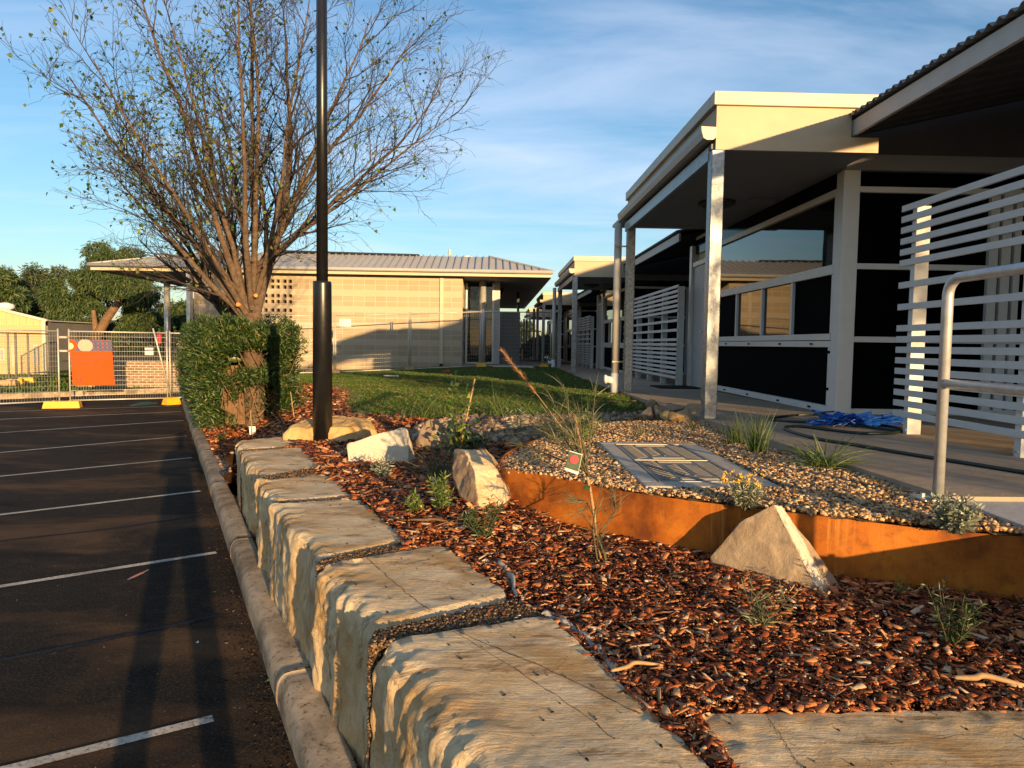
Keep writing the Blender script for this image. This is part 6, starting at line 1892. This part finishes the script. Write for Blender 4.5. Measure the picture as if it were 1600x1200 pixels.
# staked broad leaf sapling
sp_b = at(715, 712)
sap, _ = shrub('staked_sapling', 'young broad leaved sapling tied to a bamboo stake behind the leaning rock', sp_b, 5, .80, .22, M['fresh'], .07, .036, 11, 'bark', .004, (.02, 0), 'sapling', None, 31, .25, .7)
mb = MB(); tp = gy(742, 592, sp_b.y); mb.tube([Vector(sp_b) - Vector((0, 0, .05)), tp], .007, 7); mb.build('bamboo_stake', M['wheat'], sap, True)
n = 150
P = np.array(sp_b)[None] + np.column_stack([rng.normal(.06, .12, n), rng.normal(0, .10, n), np.abs(rng.normal(.10, .09, n)) + .02])
leafmesh('lower_leaves', P, rng.normal(0, .7, (n, 3)) + np.array([0, 0, .3]), .06 + .04 * rng.random(n), .03 + .02 * rng.random(n), M['darkleaf'], sap)
# staked fine-leaved shrub with tag
s0 = at(943, 882)
y_ = s0.y
fine, _ = shrub('staked_shrub', 'spindly fine leaved shrub tied to a bamboo stake in front of the rusty edging', s0, 3, .50, .12, M['greygrass'], .085, .003, 18, 'sprig', .005, (-.14, .05), 'shrub', None, 41, .2, .6)
tp = gy(898, 652, y_ + .12)
MB().tube([Vector(s0) - Vector((0, 0, .04)), Vector(s0).lerp(tp, .5) + Vector((.006, 0, 0)), tp], .0075, 8).build('bamboo_stake', M['wheat'], fine, True)
# fans of needle foliage high on the stake
random.seed(17)
mb = MB(); PP = []; DD = []
for (px, py, ex, ey) in [(917, 740, 860, 620), (917, 740, 838, 655), (917, 740, 880, 600), (920, 745, 905, 640), (915, 735, 800, 690), (918, 742, 865, 660), (915, 738, 930, 610), (912, 730, 850, 640), (930, 810, 895, 780), (938, 830, 960, 770)]:
    a = gy(px, py, y_ + .05); b = gy(ex, ey, y_ + random.uniform(-.05, .35))
    m_ = a.lerp(b, .55) + Vector((random.gauss(0, .03), 0, random.gauss(.02, .02)))
    mb.tube([a, m_, b], [.005, .0035, .002], 5, False)
    for k in range(34):
        u = .3 + .7 * random.random(); q = a.lerp(m_, u / .55) if u < .55 else m_.lerp(b, (u - .55) / .45)
        PP.append(tuple(q)); d = (b - m_).normalized() + Vector((random.gauss(0, .55), random.gauss(0, .55), random.gauss(.1, .5))); DD.append(tuple(d))
mb.build('side_stems', M['sprig'], fine, True)
n = len(PP); PP = np.array(PP); DD = np.array(DD)
blade_mesh(PP, DD, .07 + .07 * rng.random(n), np.full(n, .0032), .4 * rng.random(n), M['greygrass'], 'needles', fine)
for px, py in ((905, 722), (917, 762)):
    q = gy(px, py, y_ + .04); MB().tube([q - Vector((.014, 0, 0)), q + Vector((.014, 0, 0))], .011, 6).build('green_tie', M['taggreen'], fine)
def ptag(parent, corners, y, m, name='plant_tag', inner=None):
    mb = MB(); c = [gy(px, py, y) for px, py in corners]; b = Vector((0, .0025, 0))
    mb.add(c + [q + b for q in c], [(3, 2, 1, 0), (4, 5, 6, 7), (0, 1, 5, 4), (1, 2, 6, 5), (2, 3, 7, 6), (3, 0, 4, 7)])
    o = mb.build(name, M[m], parent)
    return o
tg = ptag(fine, [(890, 704), (910, 710), (903, 742), (882, 734)], y_ - .01, 'paper')
ptag(fine, [(890.6, 705.5), (909.2, 711), (903.6, 737), (883.5, 730.5)], y_ - .0145, 'taggreen', 'tag_picture')
ctr = gy(897, 718, y_ - .018); MB().disc(ctr, (0, -1, 0), .021, .002, 14).build('red_flower_print', M['redink'], fine)
# seed head leaning up to the left
ps = thing('fountain_grass', 'single feathery tan seed head leaning left above the staked shrub, over the lawn', 'grass', gpt(905, 700))
a = gpt(905, 700); m1 = gy(838, 615, a.y - .2); b = gy(782, 545, a.y - .25)
curve = spl3([tuple(a), tuple(a.lerp(m1, .5) + Vector((.02, 0, -.03))), tuple(m1), tuple(b)], 8)
MB().tube(curve, [.004 - .0028 * i / len(curve) for i in range(len(curve))], 6, False).build('stem', M['wheat'], ps, True)
c_ = [Vector(p) for p in curve if True][17:]
PP = []; DD = []
dd = (b - m1).normalized()
for i in range(520):
    u = random.random(); q = m1.lerp(b, u * .97)
    d = dd * .9 + Vector((random.gauss(0, .5), random.gauss(0, .5), random.gauss(0, .5))); PP.append(tuple(q)); DD.append(tuple(d))
PP = np.array(PP); DD = np.array(DD); n = len(PP)
blade_mesh(PP, DD, (.018 + .026 * rng.random(n)), np.full(n, .0014), np.zeros(n), M['plume'], 'plume', ps)
tuft('fine_grass', 'arching fine grass clump behind the staked shrub, base of the tan seed head', gpt(880, 688), 130, .48, .55, M['greygrass'], .0035, .75, (-.05, 0), 'grass tuft', 'fine grass clumps in the mulch', .06)
tuft('fine_grass', 'dark upright fine grass clump behind the staked shrub towards the building', gpt(912, 680), 60, .52, .3, M['strap'], .003, .4, (.08, 0), 'grass tuft', 'fine grass clumps in the mulch', .04)
# yellow plant tag, white tag and canes near the hedge
yt = thing('plant_label', 'yellow and green plant tag standing in the mulch beside the small bright green shrub', 'plant tag', at(658, 800))
ya_ = at(658, 800).y
ptag(yt, [(640, 788), (658, 781), (664, 796), (648, 801)], ya_, 'taggreen', 'tag_card'); ptag(yt, [(650, 791), (658, 788), (661, 796), (652, 797)], ya_ - .004, 'tagyellow', 'yellow_print')
wt = thing('plant_label', 'white blank plant tag on a thin cane in front of the bare tree', 'plant tag', at(393, 682))
yw = at(393, 682).y
ptag(wt, [(389, 666), (399, 666), (400, 679), (390, 679)], yw, 'paper', 'tag_card')
MB().tube([at(394, 684) + Vector((0, .01, 0)), gy(391, 640, yw + .01)], .005, 6).build('cane', M['wheat'], wt)
mb = MB()
for px, py, ex, ey in ((460, 655, 454, 612), (440, 662, 424, 644), (446, 664, 436, 648)):
    q0 = at(px, py); mb = MB(); mb.tube([q0, gy(ex, ey, q0.y)], .006, 6)
    tag(mb.build('cane', M['wheat']), {460: 'upright bamboo cane in the mulch right of the hedge', 440: 'dry leaning cane nearest the bare tree trunk', 446: 'shorter dry leaning cane in the mulch right of the trunk'}[px], 'cane')
# sticks and litter in the mulch
def stick(label, a, b, r, m='limb', off=.03):
    p = at(*a, off); q = at(*b, off); md = p.lerp(q, .5) + Vector((0, .012, .012))
    tag(MB().tube(spl3([tuple(p), tuple(p.lerp(md, .6) + Vector((0, -.008, 0))), tuple(md), tuple(q)], 5), [r * (.6 + .4 * math.sin(PI * i / 15)) for i in range(16)], 7).build('dry_stick', M[m], None, True), label, 'stick', 'dry sticks in the mulch')
stick('long pale weathered stick lying in the mulch beside the third block', (640, 812), (722, 820), .008)
stick('pale split stick lying where the nearest block meets the mulch', (955, 1050), (1035, 1040), .007, 'wheat')
stick('pale bark strip at the right edge of the mulch', (1490, 1060), (1600, 1072), .010, 'wheat')
stick('thin curved twig in the mulch near the staked shrub', (950, 868), (985, 855), .003)
# geotextile edges showing behind the blocks
M['fabric'] = simple('grey_geotextile', (.40, .35, .30), .9, 0, .25, 30, .3, 80)
for px, lb in ([(845, 958), (872, 968), (905, 990), (930, 1012), (946, 1035), (960, 1062)], 'ragged grey geotextile strip along the right side of the nearest block'), ([(750, 878), (775, 878), (795, 898), (804, 932)], 'short grey geotextile edge at the right side of the second block'), ([(612, 828), (628, 838), (634, 848)], 'tiny grey geotextile scrap at the chipped corner of the third block'):
    P_s = spl3([tuple(gp(*p, .70)) for p in px], 7)
    mb = MB(); vs = []
    for i, p in enumerate(P_s):
        wv = .004 * math.sin(i * 1.3)
        vs += [(p[0] + wv, p[1] + wv, .655), (p[0] + .003 + wv, p[1], .700 + .008 * math.sin(i * .9)), (p[0] + .014 + wv, p[1] + .006, .706 + .008 * math.sin(i * .9 + .5)), (p[0] + .017 + wv, p[1] + .006, .66)]
    mb.add(vs, [(4 * i + k, 4 * i + 4 + k, 4 * i + 5 + k, 4 * i + 1 + k) for i in range(len(P_s) - 1) for k in range(3)])
    tag(mb.build('geotextile_strip', M['fabric'], None, True), lb, 'fabric strip')
# leaf litter on the asphalt
for px, py, lb in ((413, 1066, 'pale green fallen leaf on the asphalt near the kerb'), (306, 1004, 'tiny white fleck of litter on the asphalt inside the shadow')):
    p = gp(px, py, .006)
    o = leafmesh('fallen_leaf', np.array([tuple(p)]), np.array([[.4, .9, .15]]), np.array([.05 if px == 413 else .02]), np.array([.024]), M['fresh'] if px == 413 else M['paper'])
    tag(o, lb, 'leaf')

# ================================================================== THE PHOTOGRAPHER (only the shadow is seen)
def person():
    px_, py_ = .13, -.42
    t = thing('person', 'standing photographer in dark clothes holding up a phone, whose shadow falls on the asphalt', 'person', (px_, py_, 0))
    V = [(0, 0, .98), (0, 0, 1.15), (0, -.01, 1.35), (0, 0, 1.50), (0, .02, 1.60),
         (-.19, 0, 1.46), (-.27, .10, 1.24), (-.16, .30, 1.50), (-.13, .345, 1.60),
         (.19, 0, 1.46), (.25, .10, 1.24), (.10, .30, 1.50), (.0, .345, 1.60),
         (-.10, 0, .92), (-.18, .02, .50), (-.22, -.02, .09), (-.24, .15, .045),
         (.10, 0, .92), (.17, .02, .50), (.21, -.02, .09), (.23, .15, .045)]
    Rr = [.155, .145, .165, .10, .06, .07, .05, .038, .032, .07, .05, .038, .032, .10, .072, .048, .035, .10, .072, .048, .035]
    E_ = [(0, 1), (1, 2), (2, 3), (3, 4), (3, 5), (5, 6), (6, 7), (7, 8), (3, 9), (9, 10), (10, 11), (11, 12), (0, 13), (13, 14), (14, 15), (15, 16), (0, 17), (17, 18), (18, 19), (19, 20)]
    def skin(name, V, E, Rr, m, parent, sub=2):
        me = bpy.data.meshes.new(name); me.from_pydata(V, E, [])
        o = bpy.data.objects.new(name, me); COL.objects.link(o); o.parent = parent
        me.materials.append(m)
        o.modifiers.new('skin', 'SKIN').use_smooth_shade = True
        for i, r in enumerate(Rr): me.skin_vertices[0].data[i].radius = (r, r)
        me.skin_vertices[0].data[0].use_root = True
        s = o.modifiers.new('sub', 'SUBSURF'); s.levels = sub; s.render_levels = sub
        return o
    skin('body', V, E_, Rr, M['cloth'], t)
    skin('head', [(0, .02, 1.59), (0, .03, 1.66), (0, .03, 1.735), (0, .02, 1.775)], [(0, 1), (1, 2), (2, 3)], [.06, .075, .085, .05], M['skin'], t)
    h = MB(); h.tube([(px_, py_ + .01, 1.72), (px_, py_ + .0, 1.76), (px_, py_, 1.80), (px_, py_ + .01, 1.82)], [.092, .095, .075, .03], 16); h.build('hair', M['hair'], t, True)
    for sx, hx_ in ((-1, -.13), (1, 0.0)):
        Vh = [(hx_, .345, 1.60), (hx_ , .36, 1.65)]; Eh = [(0, 1)]; Rh = [.03, .034]
        for f_ in range(4):
            b_ = len(Vh); x = hx_ - .03 + .02 * f_
            Vh += [(x, .368, 1.68), (x - sx * .004, .385, 1.715), (x - sx * .006, .375, 1.742 - .006 * abs(f_ - 1.4))]; Eh += [(1, b_), (b_, b_ + 1), (b_ + 1, b_ + 2)]; Rh += [.010, .009, .0075]
        b_ = len(Vh); Vh += [(hx_ - sx * .035, .365, 1.655), (hx_ - sx * .05, .375, 1.69)]; Eh += [(1, b_), (b_, b_ + 1)]; Rh += [.011, .009]
        skin('hand', Vh, Eh, Rh, M['skin'], t, 1)
    return t
person()
ph = MB(); ph.box((-.085, -.042, 1.675), (.075, -.033, 1.752)); tag(ph.build('phone', M['black'], None, bevel=.003), 'black phone held up by the photographer at the camera position', 'phone')

# names of the setting and the loose cover
LB = {'terrain': 'wide flat ground reaching the horizon', 'car_park': 'dark stained asphalt car park with white bay lines on the left', 'kerb': 'weathered concrete kerb along the garden bed', 'back_kerb': 'concrete kerb behind the left fence', 'verge': 'grass verge ground in front of the cream shed', 'garden_soil': 'dark soil under the mulch of the garden bed',
      'gravel_bed': 'soil under the gravel inside the rusty edging', 'lawn': 'lawn ground in front of the block building', 'far_lawn': 'ground beyond the lawn under the block building', 'concrete_path': 'tan concrete path along the classroom building', 'concrete_ramp': 'pale concrete ramp at the lower right of the path', 'far_paving': 'paving under the eave of the block building', 'upper_yard': 'raised yard behind the brick wall',
      'mulch_fines': 'fine dark bark crumbs between the mulch chips', 'mulch_splinters': 'long pale splinters lying in the mulch', 'bark_crumbs': 'crumbs of bark scattered on top of the sandstone blocks', 'kerb_debris': 'dark leaf and bark debris along the foot of the kerb', 'asphalt_grit': 'small pale grit on the asphalt', 'lawn_straw': 'dry straw flecks in the lawn', 'bark_mulch': 'red brown bark mulch covering the garden bed', 'gravel': 'tan gravel around the pit cover', 'joint_gravel': 'dark fine gravel filling the joints between the blocks', 'river_pebbles': 'rounded river pebbles along the lawn edge', 'edge_pebbles': 'pebbles between the kerb and the last block', 'lawn_grass': 'short green grass of the lawn', 'verge_grass': 'grass of the verge in front of the shed', 'joint_soil': 'soil in a joint between two blocks'}
CT = {'bark_mulch': 'mulch', 'gravel': 'gravel', 'joint_gravel': 'gravel', 'river_pebbles': 'pebbles', 'edge_pebbles': 'pebbles', 'lawn_grass': 'grass', 'verge_grass': 'grass'}
for o in list(sc.objects):
    if o.parent is None and o.type == 'MESH' and 'label' not in o:
        b_ = o.name.split('.')[0]
        if b_ in LB: o['label'] = LB[b_]; o['category'] = CT.get(b_, 'ground')
